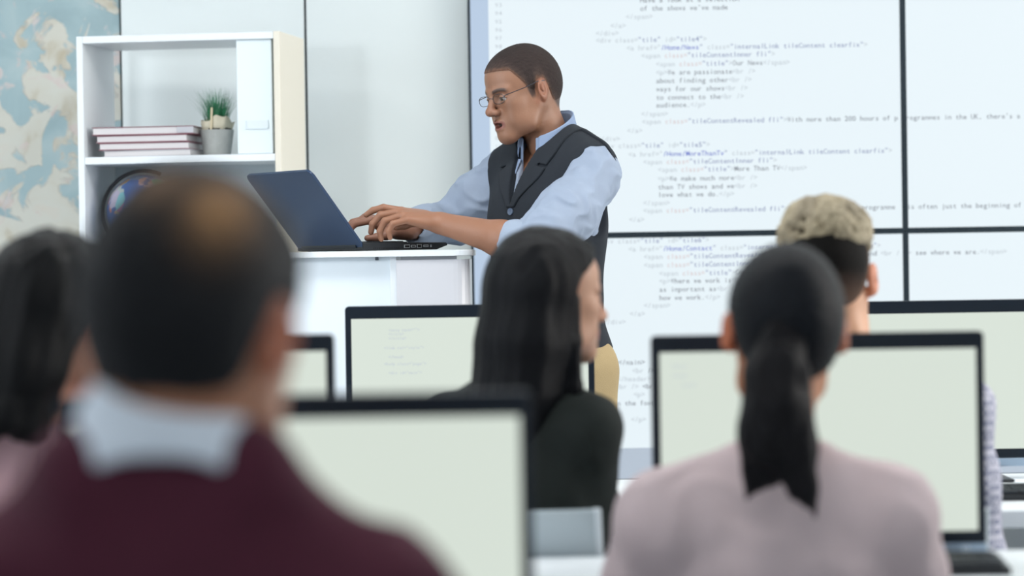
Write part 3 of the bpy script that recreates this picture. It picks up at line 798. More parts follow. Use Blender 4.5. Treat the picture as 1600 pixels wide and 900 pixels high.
# ================================================================== PEOPLE
def skinm(name, col, **k): return mat(name, col, .48, sss=.12, bump=.10, bscale=260, attr=True, **k)
SK1 = skinm('skin_brown', '#a87a5e'); SK2 = skinm('skin_fair', '#c99a80'); SK3 = skinm('skin_tan', '#b07a5c')
def head_sdf(neck_to, nr=.058, fem=False, mouth=.5, ears=True, nk=.03, er=1, eo=0):
    """head round the origin: +x face, +y left, +z up; neck_to = local point where the neck ends"""
    s = S(); j = .92 if fem else 1
    s.ell((-.018, 0, .035), (.098, .076, .092), .02)
    s.ell((-.045, 0, .010), (.066, .066, .072), .03)
    s.ell((.028, 0, .045), (.066, .064, .062), .03)
    s.ell((.030, 0, -.030), (.058*j, .058*j, .072), .035)
    for q in (-1, 1):
        s.cap((.000, q*.056*j, -.035), (.030, q*.050*j, -.078), .018, .016, .03)
        s.cap((.030, q*.048*j, -.078), (.072, q*.014, -.100), .016, .017, .03)
        s.ell((.056, q*.041, -.016), (.028, .022, .020), .02)
        s.cap((.074, q*.044, .020), (.091, q*.014, .020), .0085, .0095, .014)
        s.ell((.052, q*.038, -.055), (.030, .020, .030), .025)
    s.ell((.079, 0, -.100), (.019, .021, .018), .022)
    s.ell((.072, 0, -.066), (.026, .030, .030), .02)
    for q in (-1, 1): s.ell((.098, q*.031, .000), (.0175, .019, .0135), .014, 's')
    s.cap((.090, 0, .014), (.111, 0, -.026), .0075, .0105, .014)
    s.ell((.113, 0, -.030), (.0125, .0120, .0110), .008)
    for q in (-1, 1):
        s.ell((.101, q*.0135, -.034), (.0125, .0080, .0085), .007)
        s.ell((.107, q*.0075, -.0425), (.0060, .0038, .0040), .003, 's')
    # eyeballs behind lids
    for q in (-1, 1):
        lid = S().ell((.0780, q*.0315, -.001), .0146, .001).fn(hs((.25, 0, -1), (.090, 0, .0012)), 'i', .001)
        s.sub(lid, k=.003)
        lid = S().ell((.0775, q*.0315, -.001), .0142, .001).fn(hs((.1, 0, 1), (.090, 0, -.0062)), 'i', .001)
        s.sub(lid, k=.003)
    # lips and mouth
    o = .0075*mouth
    for q in (-1, 1):
        s.chain([(.099, q*.0, -.0610+o*.5), (.0965, q*.012, -.0625+o*.5), (.086, q*.024, -.0665)], [.0062, .0052, .0028], .005)
        s.chain([(.0965, q*.0, -.0735-o), (.0940, q*.012, -.0725-o), (.086, q*.023, -.0670)], [.0070, .0058, .0028], .005)
    s.ell((.098, 0, -.0672-o*.2), (.018, .0165, .0016+o), .003, 's')
    s.ell((.100, 0, -.050), (.006, .0035, .008), .005, 's')
    if ears:
        for q in (-1, 1):
            R_ = Matrix.Rotation(q*.38, 3, 'Z') @ Matrix.Rotation(-.15, 3, 'Y')
            s.ell((-.014, q*(.080+eo), .000), (.0185*er, .0072, .0270*er), .006, rot=R_)
            s.ell((-.012, q*(.077+eo*.6), -.023), (.010, .006, .010), .006, rot=R_)
            s.ell((-.010, q*(.0885+eo), .002), (.0115*er, .0075, .0175*er), .004, 's', rot=R_)
            s.ell((-.012, q*(.0845+eo), .004), (.0060, .0030, .0120), .004, rot=R_)
    n0 = V3((-.030, 0, -.035))
    s.cap(n0, neck_to, nr*.93, nr*1.03, nk)
    return s
def head_col(skin, lip, brow, iris=(.05, .03, .02), er=.35, hairc=None, hl=None):
    skin, lip, brow = [np.array(srgb(c)) for c in (skin, lip, brow)]
    def f(P):
        x, y, z = P.T; C = np.tile(skin, (len(P), 1))
        def mix(m, c):
            nonlocal C
            C = C*(1-m[:, None])+np.array(c)*m[:, None]
        ya = np.abs(y)
        mix(.25*smoothstep(.03, .0, np.abs(z+.02))*smoothstep(.08, .1, x), skin*np.array([1.05, .8, .75]))
        mix(er*smoothstep(.070, .080, ya)*smoothstep(.05, .03, np.abs(z)), skin*np.array([.90, .42, .30]))      # redder ears, partly backlight glow put into the skin colour
        lm = smoothstep(.0155, .010, np.sqrt((z+.068)**2+(ya*.45)**2))*smoothstep(.084, .090, x)*(ya < .026)
        mix(lm*.85, lip)
        inn = smoothstep(.0885, .0855, x)*(np.abs(z+.069) < .011)*(ya < .017)*(x > .05)
        mix(inn*.9, (.03, .008, .008))
        bz = .0185+.0045*np.sin(np.clip((ya-.012)/.04, 0, 1)*PI)
        mix(smoothstep(.0065, .003, np.abs(z-bz))*smoothstep(.010, .016, ya)*smoothstep(.056, .046, ya)*(x > .05)*.85, brow)
        for q in (-1, 1):   # lash line
            d = np.sqrt((x-.078)**2+(y-q*.0315)**2+(z+.001)**2)
            mix((d < .0158)*(x > .084)*smoothstep(.0024, .0010, np.abs(z-.0022))*.85, (.02, .014, .012))
        if hl is not None:
            mix(hl(x, y, z), np.array(srgb(hairc)))
        return C
    return f
def eye_mesh(q):
    s = S().ell((.0775, q*.0315, -.001), .0128, .001); P, F = s.mesh(.0016)
    def f(P):
        x, y, z = P.T; C = np.tile([.36, .33, .31], (len(P), 1)); r = np.sqrt((y-q*.0315-.0015)**2+(z+.0035)**2)*1.0
        for a, c in (((.0066, .0058), (.05, .028, .018)), ((.0032, .0026), (.003, .003, .003))):
            m = (smoothstep(*a, r)*(x > .08))[:, None]; C = C*(1-m)+np.array(c)*m
        return C
    return P, F, f
def hair_region(pts):
    xs = [p[0] for p in pts]; zs = [p[1] for p in pts]
    return lambda X, Y, Z: (np.interp(X, xs, zs)-Z)*.7+0*Y
SHORT = [(-.14, -.062), (-.07, -.062), (-.045, -.03), (-.038, -.006), (-.026, .024), (-.004, .028), (.004, .012), (.008, -.016), (.018, -.020), (.030, .018), (.050, .050), (.060, .066), (.085, .072), (.14, .075)]
def cap_sdf(off, pts=SHORT, k=.004, grow=None):
    s = S()
    s.ell((-.018, 0, .035), (.098+off, .076+off, .092+off), .02)
    s.ell((-.045, 0, .010), (.066+off, .066+off, .072+off), .03)
    s.ell((.028, 0, .045), (.066+off, .064+off, .062+off), .03)
    s.ell((-.03, 0, -.03), (.045+off, .052+off, .06), .03)
    if grow: grow(s)
    s.fn(hair_region(pts), 'i', k)
    return s
def mhead(c, yaw, pitch=0, roll=0, sc=1.0):
    return Matrix.Translation(c) @ Matrix.Rotation(yaw, 4, 'Z') @ Matrix.Rotation(pitch, 4, 'Y') @ Matrix.Rotation(roll, 4, 'X') @ Matrix.Scale(sc, 4)
def hand_sdf(s, Mx, curls, spread=.0, thumb=None, sgn=1, k=.004, sc=1):
    """Mx: local frame, x along the fingers, y towards the thumb (sgn), z out of the back of the hand"""
    def w(p): return Mx @ Vector((p[0]*sc, p[1]*sgn*sc, p[2]*sc))
    R_ = Mx.to_3x3()
    s.ell(w((.038, .0, 0)), (.048*sc, .038*sc, .0155*sc), .012, rot=R_)
    s.ell(w((.030, .026, -.005)), (.034*sc, .017*sc, .016*sc), .012, rot=R_)
    s.cap(w((-.03, .002, .0)), w((.02, .002, 0)), .0245*sc, .024*sc, .02, flat=.72, side=(R_ @ Vector((0, 0, 1))))
    base = [(.080, .029, .002), (.084, .0095, .004), (.080, -.0105, .003), (.071, -.029, 0)]
    L_ = [(.044, .026, .020), (.048, .030, .021), (.044, .028, .021), (.034, .021, .018)]
    rad = [(.0098, .0088, .0080, .0068), (.0100, .0090, .0082, .0070), (.0095, .0085, .0077, .0066), (.0085, .0075, .0068, .0058)]
    tips = []
    for i in range(4):
        s.cap(w((.02, base[i][1]*.6, .002)), w(base[i]), .012*sc, rad[i][0]*sc*1.05, .010)
        a = 0; p = Vector(base[i]); sp = (1.5-i)*spread; pts = [w(p)]
        for q in range(3):
            a += curls[i][q]; p = p+Vector((math.cos(a)*math.cos(sp), math.cos(a)*math.sin(sp), -math.sin(a)))*L_[i][q]; pts.append(w(p))
        s.chain(pts, [x*sc for x in rad[i]], .003); tips.append(pts)
    th = thumb or [(.012, .026, -.008), (.036, .052, -.020), (.062, .060, -.032), (.084, .058, -.040)]
    s.chain([w(p) for p in th], [.0125*sc, .0112*sc, .0095*sc, .0078*sc], .008)
    return tips
def frame(o, x, z):
    x = Vector(x).normalized(); z = Vector(z); z = (z-x*z.dot(x)).normalized(); y = z.cross(x)
    M_ = Matrix((x, y, z)).transposed().to_4x4(); M_.translation = o; return M_
def torso(s, zs=.46, sw=.15, ch=1.0, off=0, fem=False, k=.05, hip=1.0, arm_k=None):
    """pelvis at the origin, +x front; zs = height of the shoulder joints"""
    q = zs/.46; e = off
    s.ell((-.005, 0, .33*q), (.108*ch+e, .158*ch+e, .17*q+e), k)
    s.ell((.004, 0, .15*q), (.098*ch+e, (.128 if fem else .143)*ch+e, .19*q+e), k)
    s.ell((-.005, 0, -.01), (.108*hip+e, .162*hip+e, .115+e), k)
    s.cap((-.020, -sw, .455*q), (-.020, sw, .455*q), .052+e, .052+e, .05)
    for y in (-1, 1): s.cap((-.028, y*sw*.92, .462*q), (-.035, y*.035, .505*q), .046+e, .050+e, .04)
    if fem:
        for y in (-1, 1): s.ell((.085, y*.075, .30*q), (.05+e, .062+e, .06+e), .04)
    return s

# ------------------------------------------------------------------ the man who teaches
TY = 7.06
pel = Vector((at(862, 560, TY).x, TY+.02, 1.0))
MT = Matrix.Translation(pel) @ Matrix.Rotation(math.radians(180+44), 4, 'Z') @ Matrix.Rotation(math.radians(2), 4, 'Y')
MTi = MT.inverted()
def tl(px, py, Y): return MTi @ at(px, py, Y)
hc = at(816, 145, 7.06); MH = mhead(hc, math.radians(180+33), math.radians(13), math.radians(3), .92)
nb = MH.inverted() @ (MT @ Vector((-.035, 0, .50)))
sL = tl(932, 284, 6.95); eL = tl(836, 387, 6.80); wL = tl(690, 349, 6.90)
sR = tl(786, 280, 7.20); eR = tl(712, 345, 7.26); wR = tl(622, 357, 7.09)
man = thing('person', 'man standing at the lectern in dark waistcoat, blue shirt and glasses, typing on laptop', 'person', (pel.x, pel.y, 0))
# skin: one body
hd = head_sdf(nb, .059, mouth=.75, nk=.03, er=1.08)
P1 = hd.mesh(.0023)
hlf = hair_region(SHORT)
colh = head_col('#8e6751', '#7f4d46', '#2a201d', hairc='#3a2d2a', hl=lambda x, y, z: smoothstep(.006, -.012, hlf(x, y, z)*1.4)*(np.abs(y) < .083)*.9)
s = S()
fl = MTi.to_3x3()
hM = frame(at(679, 347, 6.90), at(610, 328, 6.90)-at(684, 343, 6.92), (.05, -.34, 1))
arm_prims = S()
hand_sdf(arm_prims, hM, [(.05, .45, .35), (.35, .75, .50), (.50, .85, .60), (.45, .85, .70)], .07, sgn=-1, thumb=[(.012, .026, -.008), (.036, .046, -.022), (.062, .046, -.036), (.082, .040, -.044)])
fw = [MT @ eL, MT @ wL]
arm_prims.cap(fw[0], fw[0].lerp(fw[1], .35), .043, .042, .02); arm_prims.cap(fw[0].lerp(fw[1], .35), fw[1], .042, .0255, .02)
arm_prims.cap(MT @ sL, fw[0], .048, .043, .02)
PL = arm_prims.mesh(.0024)
ar = S()
hM2 = frame(at(618, 356, 7.09), at(560, 343, 7.06)-at(618, 360, 7.10), (.1, -.15, 1))
hand_sdf(ar, hM2, [(.45, .75, .45), (.75, .65, .45), (.80, .65, .40), (.55, .55, .35)], .10, sgn=1)
fw2 = [MT @ eR, MT @ wR]
ar.cap(fw2[0], fw2[0].lerp(fw2[1], .35), .042, .041, .02); ar.cap(fw2[0].lerp(fw2[1], .35), fw2[1], .041, .0255, .02); ar.cap(MT @ sR, fw2[0], .048, .042, .02)
PR = ar.mesh(.0026)
core = torso(S(), off=-.012, sw=.145)
hipj = [(0, .09, -.04), (0, -.09, -.04)]; kn = [(.03, .12, -.50), (.06, -.12, -.50)]; an = [(-.03, .14, -.91), (.0, -.15, -.91)]
for i in range(2): core.cap(hipj[i], kn[i], .075, .052, .04); core.cap(kn[i], an[i], .050, .036, .03); core.cap(an[i], V3(an[i])+(.12, 0, -.045), .034, .025, .02)
PC = core.mesh(.012)
skc = lambda c: (lambda P: np.tile(srgb(c), (len(P), 1)))
def handcol(base, tips, nailc):
    tt = [np.array(t) for t in tips]
    def f(P):
        C = np.tile(srgb(base), (len(P), 1)); return C
    return f
E_ = [eye_mesh(q) for q in (-1, 1)]
npmesh('body', [(*P1, MH, colh), *[(a, b, MH, c) for a, b, c in E_], (*PL, None, skc('#946850')), (*PR, None, skc('#8d6350')), (*PC, MT, skc('#93674f'))], SK1, man)
# cropped hair
hp = cap_sdf(.0022); hp.fn(lambda X, Y, Z: .0007*noise(X, Y, Z, 900, 1)+0*X, 'd')
def hcol(P):
    x, y, z = P.T; d = np.clip(-hlf(x, y, z)/.03, 0, 1); a = np.array(srgb('#51423d')); b = np.array(srgb('#362c2a'))
    n_ = .85+.3*noise(x, y, z, 700, 2)[:, None]
    e = smoothstep(.34, .0, d+.10*noise(x, y, z, 500, 3))[:, None]*.8
    return (a*(1-d[:, None])+b*d[:, None])*n_*(1-e)+np.array(srgb('#7d5b49'))*e
npmesh('hair', [(*hp.mesh(.0026), MH, hcol)], mat('cropped_hair', '#332926', .75, bump=.9, bscale=420, attr=True, spec=.25), man)
# glasses
def se(v): return math.copysign(abs(v)**.75, v)
def glasses(Mx, parent):
    wire = mat('glasses_wire', '#4a4a50', .3, metal=.8)
    fr = B()
    for q in (-1, 1):
        ring = [Mx @ Vector((.1005-.36*((q*.0355+.0250*se(math.cos(a)))**2), q*.0355+.0262*se(math.cos(a)), .0005+.0130*se(math.sin(a)))) for a in [2*PI*k/28 for k in range(29)]]
        fr.tube(ring, .00075, 6, False)
    fr.tube([Mx @ Vector((.1003+.005*math.sin(PI*k/6), -.0095+.0190*k/6, .003+.003*math.sin(PI*k/6))) for k in range(7)], .0010, 6)
    g = fr.build('glasses', wire, parent, True)
    for q in (-1, 1):
        B().tube([Mx @ Vector(p) for p in ((.0990, q*.0612, .004), (.096, q*.0655, .007), (.080, q*.0700, .009), (.04, q*.0780, .014), (-.002, q*.0835, .022), (-.024, q*.0840, .020))], .0011, 6).build('temple', wire, g, True)
        l = B(); c = [l.bm.verts.new(Mx @ Vector((.1002-.36*((q*.0355+.0245*se(math.cos(a)))**2), q*.0355+.0255*se(math.cos(a)), .0005+.0124*se(math.sin(a))))) for a in [2*PI*k/28 for k in range(28)]]
        l.bm.faces.new(c); l.build('lens', bpy.data.materials['window_glass'], g)
glasses(MH, man)
# shirt
nb_w = MTi @ (MH @ Vector((-.030, 0, -.035)))
sh_ = torso(S(), off=.004, sw=.150, k=.05)
mid = lambda a, b, t: a.lerp(b, t)
sh_.chain([sL+Vector((0, -.01, .004)), mid(sL, eL, .5), mid(sL, eL, .82), mid(sL, eL, 1.0)], [.060, .068, .062, .052], .035)
sh_.cap(eL, mid(eL, wL, .10), .055, .053, .02)
sh_.chain([sR, mid(sR, eR, .5), eR], [.062, .066, .058], .035)
sh_.chain([eR, mid(eR, wR, .55)], [.057, .046], .02)
sh_.fn(folds(.0048, 125, 4, (1.2, 1, 1.5)), 'd')
sh_.cap((-.012, 0, .455), nb_w, .0640, .0640, .004, 's')
sh_.ell((.075, .0, .470), (.055, .020, .050), .006, 's')
sh_.fn(lambda X, Y, Z: .003*noise(X, Y, Z, 38, 3), 'd')
cut1 = mid(eL, wL, .12); cut2 = mid(eR, wR, .58)
P_, F_ = sh_.mesh(.0042, hi=(9, 9, .53))
shirtm = mat('blue_shirt_cotton', '#929fb3', .85, bump=.25, bscale=900, var=.03, vscale=30)
shirt = npmesh('shirt', [(P_, F_, MT, None)], shirtm, man)
# rolled cuffs
cf = S()
cuffs = []
for a, b, r, t0 in ((eL, wL, .0500, .06), (eR, wR, .0440, .50)):
    cf = S(); cuffs.append(cf)
    for q in (0, .05, .10): cf.cap(mid(a, b, t0+q), mid(a, b, t0+q+.035), r+.009-q*.03, r+.008-q*.03, .003)
    cf.cap(mid(a, b, t0+.13), mid(a, b, t0+.30), r-.007, r-.009, .002, 's')
for cf in cuffs:
    cf.fn(folds(.0025, 210, 3), 'd')
    npmesh('rolled_cuff', [(*cf.mesh(.0028), MT, None)], mat('blue_shirt_cuff', '#98a5b8', .85, bump=.3, bscale=700), shirt)
# shirt collar: a standing band and two leaves, open at the throat
nc = V3((-.014, 0, .516)); ax_ = V3((-.030, 0, 1)) ; ax_ = V3((.30, 0, 1)); ax_ /= np.linalg.norm(ax_)
def collar(th0, r0, r1, z0, z1, th, gap):
    def f(X, Y, Z):
        x, y, z = X-nc[0], Y-nc[1], Z-nc[2]
        h_ = z-.42*x*-1*-1 if False else z+.50*x            # the rim is high behind the neck and dips in front
        r = np.sqrt(x*x+(y*1.02)**2); t = np.clip((h_-z0)/(z1-z0), -.2, 1.2)
        d = np.abs(r-(r0+(r1-r0)*t))-th
        d = np.maximum(d, np.maximum(z0-h_, h_-z1)*.8)
        an = np.abs(np.arctan2(y, x)); w = gap+(h_-z1)*-4.0*0
        return np.maximum(d, (w-an)*.06)
    return f
cl = S(); cl.add(collar(0, .0680, .0640, -.030, .052, .0018, .34), (-.15, -.12, .40), (.12, .12, .62), .002)
cl.add(collar(0, .0800, .0670, -.010, .056, .0022, .50), (-.15, -.12, .40), (.12, .12, .62), .002)
for q in (-1, 1):   # leaf points
    R_ = Matrix.Rotation(q*.50, 3, 'Z') @ Matrix.Rotation(-.42, 3, 'Y')
    cl.box((.062, q*.040, .462), (.0022, .020, .030), .002, .004, rot=R_)
npmesh('collar', [(*cl.mesh(.0022), MT, None)], mat('blue_shirt_collar', '#8799b6', .85, bump=.2, bscale=900), shirt)
# waistcoat
def vcut(X, Y, Z):   # inside the V opening -> positive
    zb0, zt0 = .378, .52
    hw = (Z-zb0)*.27
    return np.where(X > -.03, hw-np.abs(Y+.004), -.05-0*Y+0*Z)
vs_ = torso(S(), off=.0145, sw=.135, k=.05)
vs_.cap((-.03, -.09, .500), (-.03, .09, .500), .048, .045, .03)
vs_.fn(lambda X, Y, Z: .0016*noise(X, Y, Z, 40, 5)+0*X, 'd')
vcore = S(); vcore.ops = list(vs_.ops)
vs_.fn(lambda X, Y, Z: (vcut(X, Y, Z))*.9, 'i', .002)
for q in (-1, 1):
    vs_.ell((.005, q*.218, .395), (.088, .088, .135), .006, 's')
vs_.fn(lambda X, Y, Z: .016-Z-.10*np.clip(X, 0, .1), 'i', .003)
vs_.cap(nc-ax_*.06, nc+ax_*.15, .069, .067, .006, 's')
vs_.fn(lambda X, Y, Z: Z-.562+0*X, 'i', .003)
vestm = mat('charcoal_wool', '#20262e', .95, bump=.35, bscale=800, var=.06, vscale=200)
vest = npmesh('waistcoat', [(*vs_.mesh(.0038), MT, None)], vestm, man)
# lapels: a raised band along the V that runs round the neck, notched
lp = torso(S(), off=.0205, sw=.135, k=.05)
lp.cap((-.03, -.09, .500), (-.03, .09, .500), .053, .050, .03)
def lap(X, Y, Z):
    v = vcut(X, Y, Z)            # 0 on the V edge, negative outside
    w = .016+.040*smoothstep(.372, .455, Z)+.006*smoothstep(.47, .50, Z)
    d = np.maximum(v*.9, (-v-w)*.9)
    d = np.maximum(d, .372-Z)
    ntch = np.maximum(np.abs(Z-.468+.25*(np.abs(Y)-.075))-.0035, (.030-(-v)))
    d = np.maximum(d, -ntch)
    return np.maximum(d, np.where(X < -.045, (np.sqrt((X+.03)**2+Y**2)-.105), -.1))
lp.fn(lap, 'i', .0015)
lp.cap(nc-ax_*.06, nc+ax_*.15, .0705, .0685, .005, 's')
inner = S(); inner.ops = list(vcore.ops); lp.fn(lambda X, Y, Z: -(inner.val(X, Y, Z)+.006), 'i', .001)
lp.fn(lambda X, Y, Z: Z-.572+0*X, 'i', .003)
npmesh('lapel', [(*lp.mesh(.0028), MT, None)], mat('charcoal_wool_lapel', '#1d232b', .92, bump=.3, bscale=800), vest)
for k in range(4):
    z = .362-k*.085
    P0 = V3((.06, -.003, z)); x = .06
    while x < .2 and vcore.val(np.array([x]), np.array([-.003]), np.array([z]))[0] < 0: x += .001
    mb = MT @ Matrix.Translation((x-.001, -.003, z)) @ Matrix.Rotation(PI/2, 4, 'Y')
    B().lathe([(0, .0005), (.0085, .0005), (.0090, .003), (.008, .0052), (.0050, .0042), (0, .0042)], 20, mb).build('button', mat('horn_button', '#5d6b80', .2), vest, True)
# trousers, belt and shoes
tr = S(); tr.ell((-.005, 0, -.02), (.118, .170, .12), .04)
tr.fn(lambda X, Y, Z: Z-.055+0*X, 'i', .004)
for i in range(2):
    tr.chain([hipj[i], kn[i], V3(an[i])+(0, 0, .0)], [.096, .072, .062], .04); 
tr.fn(folds(.005, 50, 5, (1, 1, .5)), 'd'); tr.fn(lambda X, Y, Z: -.93-Z+0*X, 'i', .003)
npmesh('trousers', [(*tr.mesh(.008), MT, None)], mat('khaki_cotton', '#a8946e', .9, bump=.3, bscale=500, var=.05), man)
for i in range(2):
    so = S(); a = V3(an[i]); so.cap(a+(-.03, 0, -.055), a+(.17, 0, -.065), .042, .036, .02); so.cap(a+(-.02, 0, -.0), a+(.03, 0, -.05), .042, .045, .02); so.fn(lambda X, Y, Z: -.999-Z+0*X, 'i', .002)
    npmesh('shoe', [(*so.mesh(.005), MT, None)], mat('brown_leather', '#4a3226', .35), man)
# ------------------------------------------------------------------ the seated students
SEAT = .56
def streak(s, amp=.0022, f=420, seed=0):
    s.fn(lambda X, Y, Z: amp*noise(X, Y, Z, f, seed, 6, (1, 1, .07))+amp*1.3*noise(X, Y, Z, f*.4, seed+3, 5, (1, 1, .1)), 'd')
def student(label, head, body, top_name, top_mat, skin, skinc, hairf, zs, sw, hyaw, tyaw, elbows, wrists, fem=False, hsc=1.0,
            pitch=8, roll=0, ch=1.0, hcol_=None, lip='#a8625a', sleeve=(.056, .050, .042), fold=.004, lean=3, off=.012, legm=None, voxel=.0045, extra=None, er=1, eo=0, ns=.505, nr=None, long_sleeve=True):
    bx, by = body
    pel = Vector((bx, by, SEAT)); hc_ = Vector(head)
    Mb = Matrix.Translation(pel) @ Matrix.Rotation(math.radians(tyaw), 4, 'Z') @ Matrix.Rotation(math.radians(lean), 4, 'Y'); Mi = Mb.inverted()
    Mh = mhead(hc_, math.radians(hyaw), math.radians(pitch), math.radians(roll), hsc)
    q = (zs-SEAT)/.46
    t = thing('person', label, 'person', (bx, by, 0))
    nb_ = Mh.inverted() @ (Mb @ Vector((-.018, 0, .495*q)))
    nr = nr or (.048 if fem else .058)
    hd_ = head_sdf(nb_, nr/hsc, fem=fem, mouth=0, er=er, eo=eo)
    hcf = head_col(skinc, lip, '#241c1a', er=.6, **(hcol_ or {}))
    core = torso(S(), zs=.46*q, sw=sw-.01, ch=ch, off=-.014, fem=fem)
    J = [Vector((-.02, sw, .455*q)), Vector((-.02, -sw, .455*q))]
    hp_ = [(.0, .085, -.02), (.0, -.085, -.02)]; kn_ = [(.37, .12, -.04), (.37, -.12, -.04)]; an_ = [(.33, .12, -.47), (.35, -.12, -.47)]
    for i in range(2): core.cap(hp_[i], kn_[i], .068, .050, .04); core.cap(kn_[i], an_[i], .048, .034, .03)
    El = [Mi @ Vector(e) for e in elbows]; Wr = [Mi @ Vector(w) for w in wrists]
    parts = [(*hd_.mesh(voxel*.8), Mh, hcf), (*core.mesh(.012), Mb, lambda P: np.tile(srgb(skinc), (len(P), 1)))]
    for i in range(2):
        a = S(); w = Vector(wrists[i]); e = Vector(elbows[i]); d = (w-e).normalized()
        Hx = frame(w, Vector((d.x*.4, d.y, -.12)), (0, .1, 1))
        hand_sdf(a, Hx, [(.5, .5, .35)]*4, .06, sgn=(-1 if i == 0 else 1), sc=.92 if fem else 1)
        a.cap(e.lerp(w, .4), w, .034, .026, .02)
        parts.append((*a.mesh(.0042), None, lambda P: np.tile(srgb(skinc), (len(P), 1))))
    npmesh('body', parts, skin, t)
    g = torso(S(), zs=.46*q, sw=sw, ch=ch, off=off, fem=fem)
    for i in range(2):
        m_ = J[i].lerp(El[i], .5)
        g.chain([J[i], m_, El[i]], [sleeve[0]+off*.5, sleeve[0], sleeve[1]], .035)
        g.chain([El[i], El[i].lerp(Wr[i], .93)], [sleeve[1], sleeve[2]], .02)
    if extra: extra(g, q)
    g.fn(folds(fold, 75, 2), 'd')
    g.fn(lambda X, Y, Z: -.06-Z+0*X, 'i', .01)
    g.cap((-.018, 0, ns*q), Mi @ (Mh @ Vector((-.03, 0, -.03))), nr+.004, nr+.004, .004, 's')
    gm_ = npmesh(top_name, [(*g.mesh(.0065), Mb, None)], top_mat, t)
    l = S(); l.ell((-.0, 0, -.02), (.115, .168, .098), .04)
    for i in range(2): l.cap(hp_[i], kn_[i], .088, .066, .04); l.cap(kn_[i], an_[i], .066, .058, .03)
    l.fn(lambda X, Y, Z: Z-.055+0*X, 'i', .006); l.fn(folds(.004, 60, 4), 'd')
    npmesh('trousers', [(*l.mesh(.011), Mb, None)], legm or mat('navy_trousers', '#252b38', .85), t)
    for i in range(2):
        so = S(); a = V3(an_[i]); so.cap(a+(-.02, 0, -.05), a+(.15, 0, -.055), .040, .034, .02); so.cap(a, a+(.02, 0, -.045), .042, .042, .02)
        npmesh('shoe', [(*so.mesh(.009), Mb, None)], mat('dark_shoe', '#1e1c1d', .4), t)
    hairf(Mh, t)
    return t, Mb, Mh, q, gm_
def hair_mat(name, col, rough=.42, b=.8, attr=False): return mat(name, col, rough, bump=b, bscale=60, stretch=(14, 14, 1), attr=attr, var=.15, vscale=8, spec=.15)

# 1. man in maroon, nearest
Y1 = 2.40
def hair1(Mh, t):
    pts = [(-.16, -.075), (-.07, -.075), (-.045, -.05), (-.038, -.004), (-.026, .026), (-.004, .030), (.006, .016), (.010, -.020), (.022, -.020), (.030, .022), (.050, .050), (.060, .066), (.085, .072), (.16, .075)]
    s = cap_sdf(.008, pts, .008)
    s.fn(lambda X, Y, Z: .0018*noise(X, Y, Z, 320, 1)+.0015*noise(X, Y, Z, 120, 2), 'd')
    def c(P):
        x, y, z = P.T; base = np.array(srgb('#0e1116')); sk = np.array(srgb('#a07850'))
        m = 1.0*np.exp(-(((x+.070)/.036)**2+((y+.046)/.022)**2+((z-.088)/.034)**2))+.6*np.exp(-(((x+.070)/.030)**2+((y-.004)/.018)**2+((z-.102)/.022)**2))
        m = np.clip(m*(1.05+.35*noise(x, y, z, 240, 4)), 0, 1)[:, None]
        return base*(1-m)+sk*m
    npmesh('hair', [(*s.mesh(.0035), Mh, c)], mat('thinning_black_hair', '#15181d', .7, bump=.8, bscale=260, attr=True, spec=.3), t)
maroon = mat('maroon_knit', '#4c1a2e', .95, bump=.5, bscale=420, var=.05, vscale=50)
h1 = at(305, 511, Y1); b1 = at(270, 900, Y1)
t1, Mb1, Mh1, q1, g1 = student('man with thinning black hair in maroon sweater and pale blue collar, nearest and blurred', h1, (b1.x, Y1+.0), 'sweater', maroon, SK3, '#b07a5c', hair1,
    zs=.955, sw=.170, hyaw=70, tyaw=90, pitch=6, roll=5, hsc=.99, ns=.72, er=1.2, eo=.004, nr=.064, extra=lambda g, q: [g.cap((-.03, y*.15, .45*q), (-.025, y*.060, .590*q), .050, .046, .05) for y in (-1, 1)]+[g.ell((-.047, 0, .51*q), (.062, .11, .09), .05), g.cap((-.064, -.065, .512), (-.064, .065, .512), .044, .045, .03)], elbows=[(b1.x-.30, Y1+.10, .80), (b1.x+.30, Y1+.10, .80)], wrists=[(b1.x-.16, Y1+.38, .80), (b1.x+.17, Y1+.38, .80)], voxel=.005, ch=1.08)
sc_ = S(); n1 = V3((-.028, .002, .494))
def coll1(r0, r1, z0, z1, th):
    def f(X, Y, Z):
        x, y, z = X-n1[0], Y-n1[1], Z-n1[2]; h_ = z+.8*x; t_ = np.clip((h_-z0)/(z1-z0), -.2, 1.2)
        d = np.abs(np.sqrt(x*x+(y*1.0)**2)-(r0+(r1-r0)*t_))-th
        d = np.maximum(d, np.maximum(z0-h_, h_-z1)*.8)
        return np.maximum(d, (.35-np.abs(np.arctan2(y, x)))*.06)
    return f
sc_.add(coll1(.094, .073, -.040, .052, .0035), (-.16, -.14, .30), (.12, .14, .68), .003)
sc_.add(coll1(.073, .070, -.060, .048, .002), (-.16, -.14, .30), (.12, .14, .68), .003)
sc_.fn(lambda X, Y, Z: .490-Z+0*X, 'i', .003)
npmesh('collar', [(*sc_.mesh(.0035), Mb1, None)], mat('pale_blue_collar', '#dfeaf6', .8, bump=.2, bscale=400), g1)

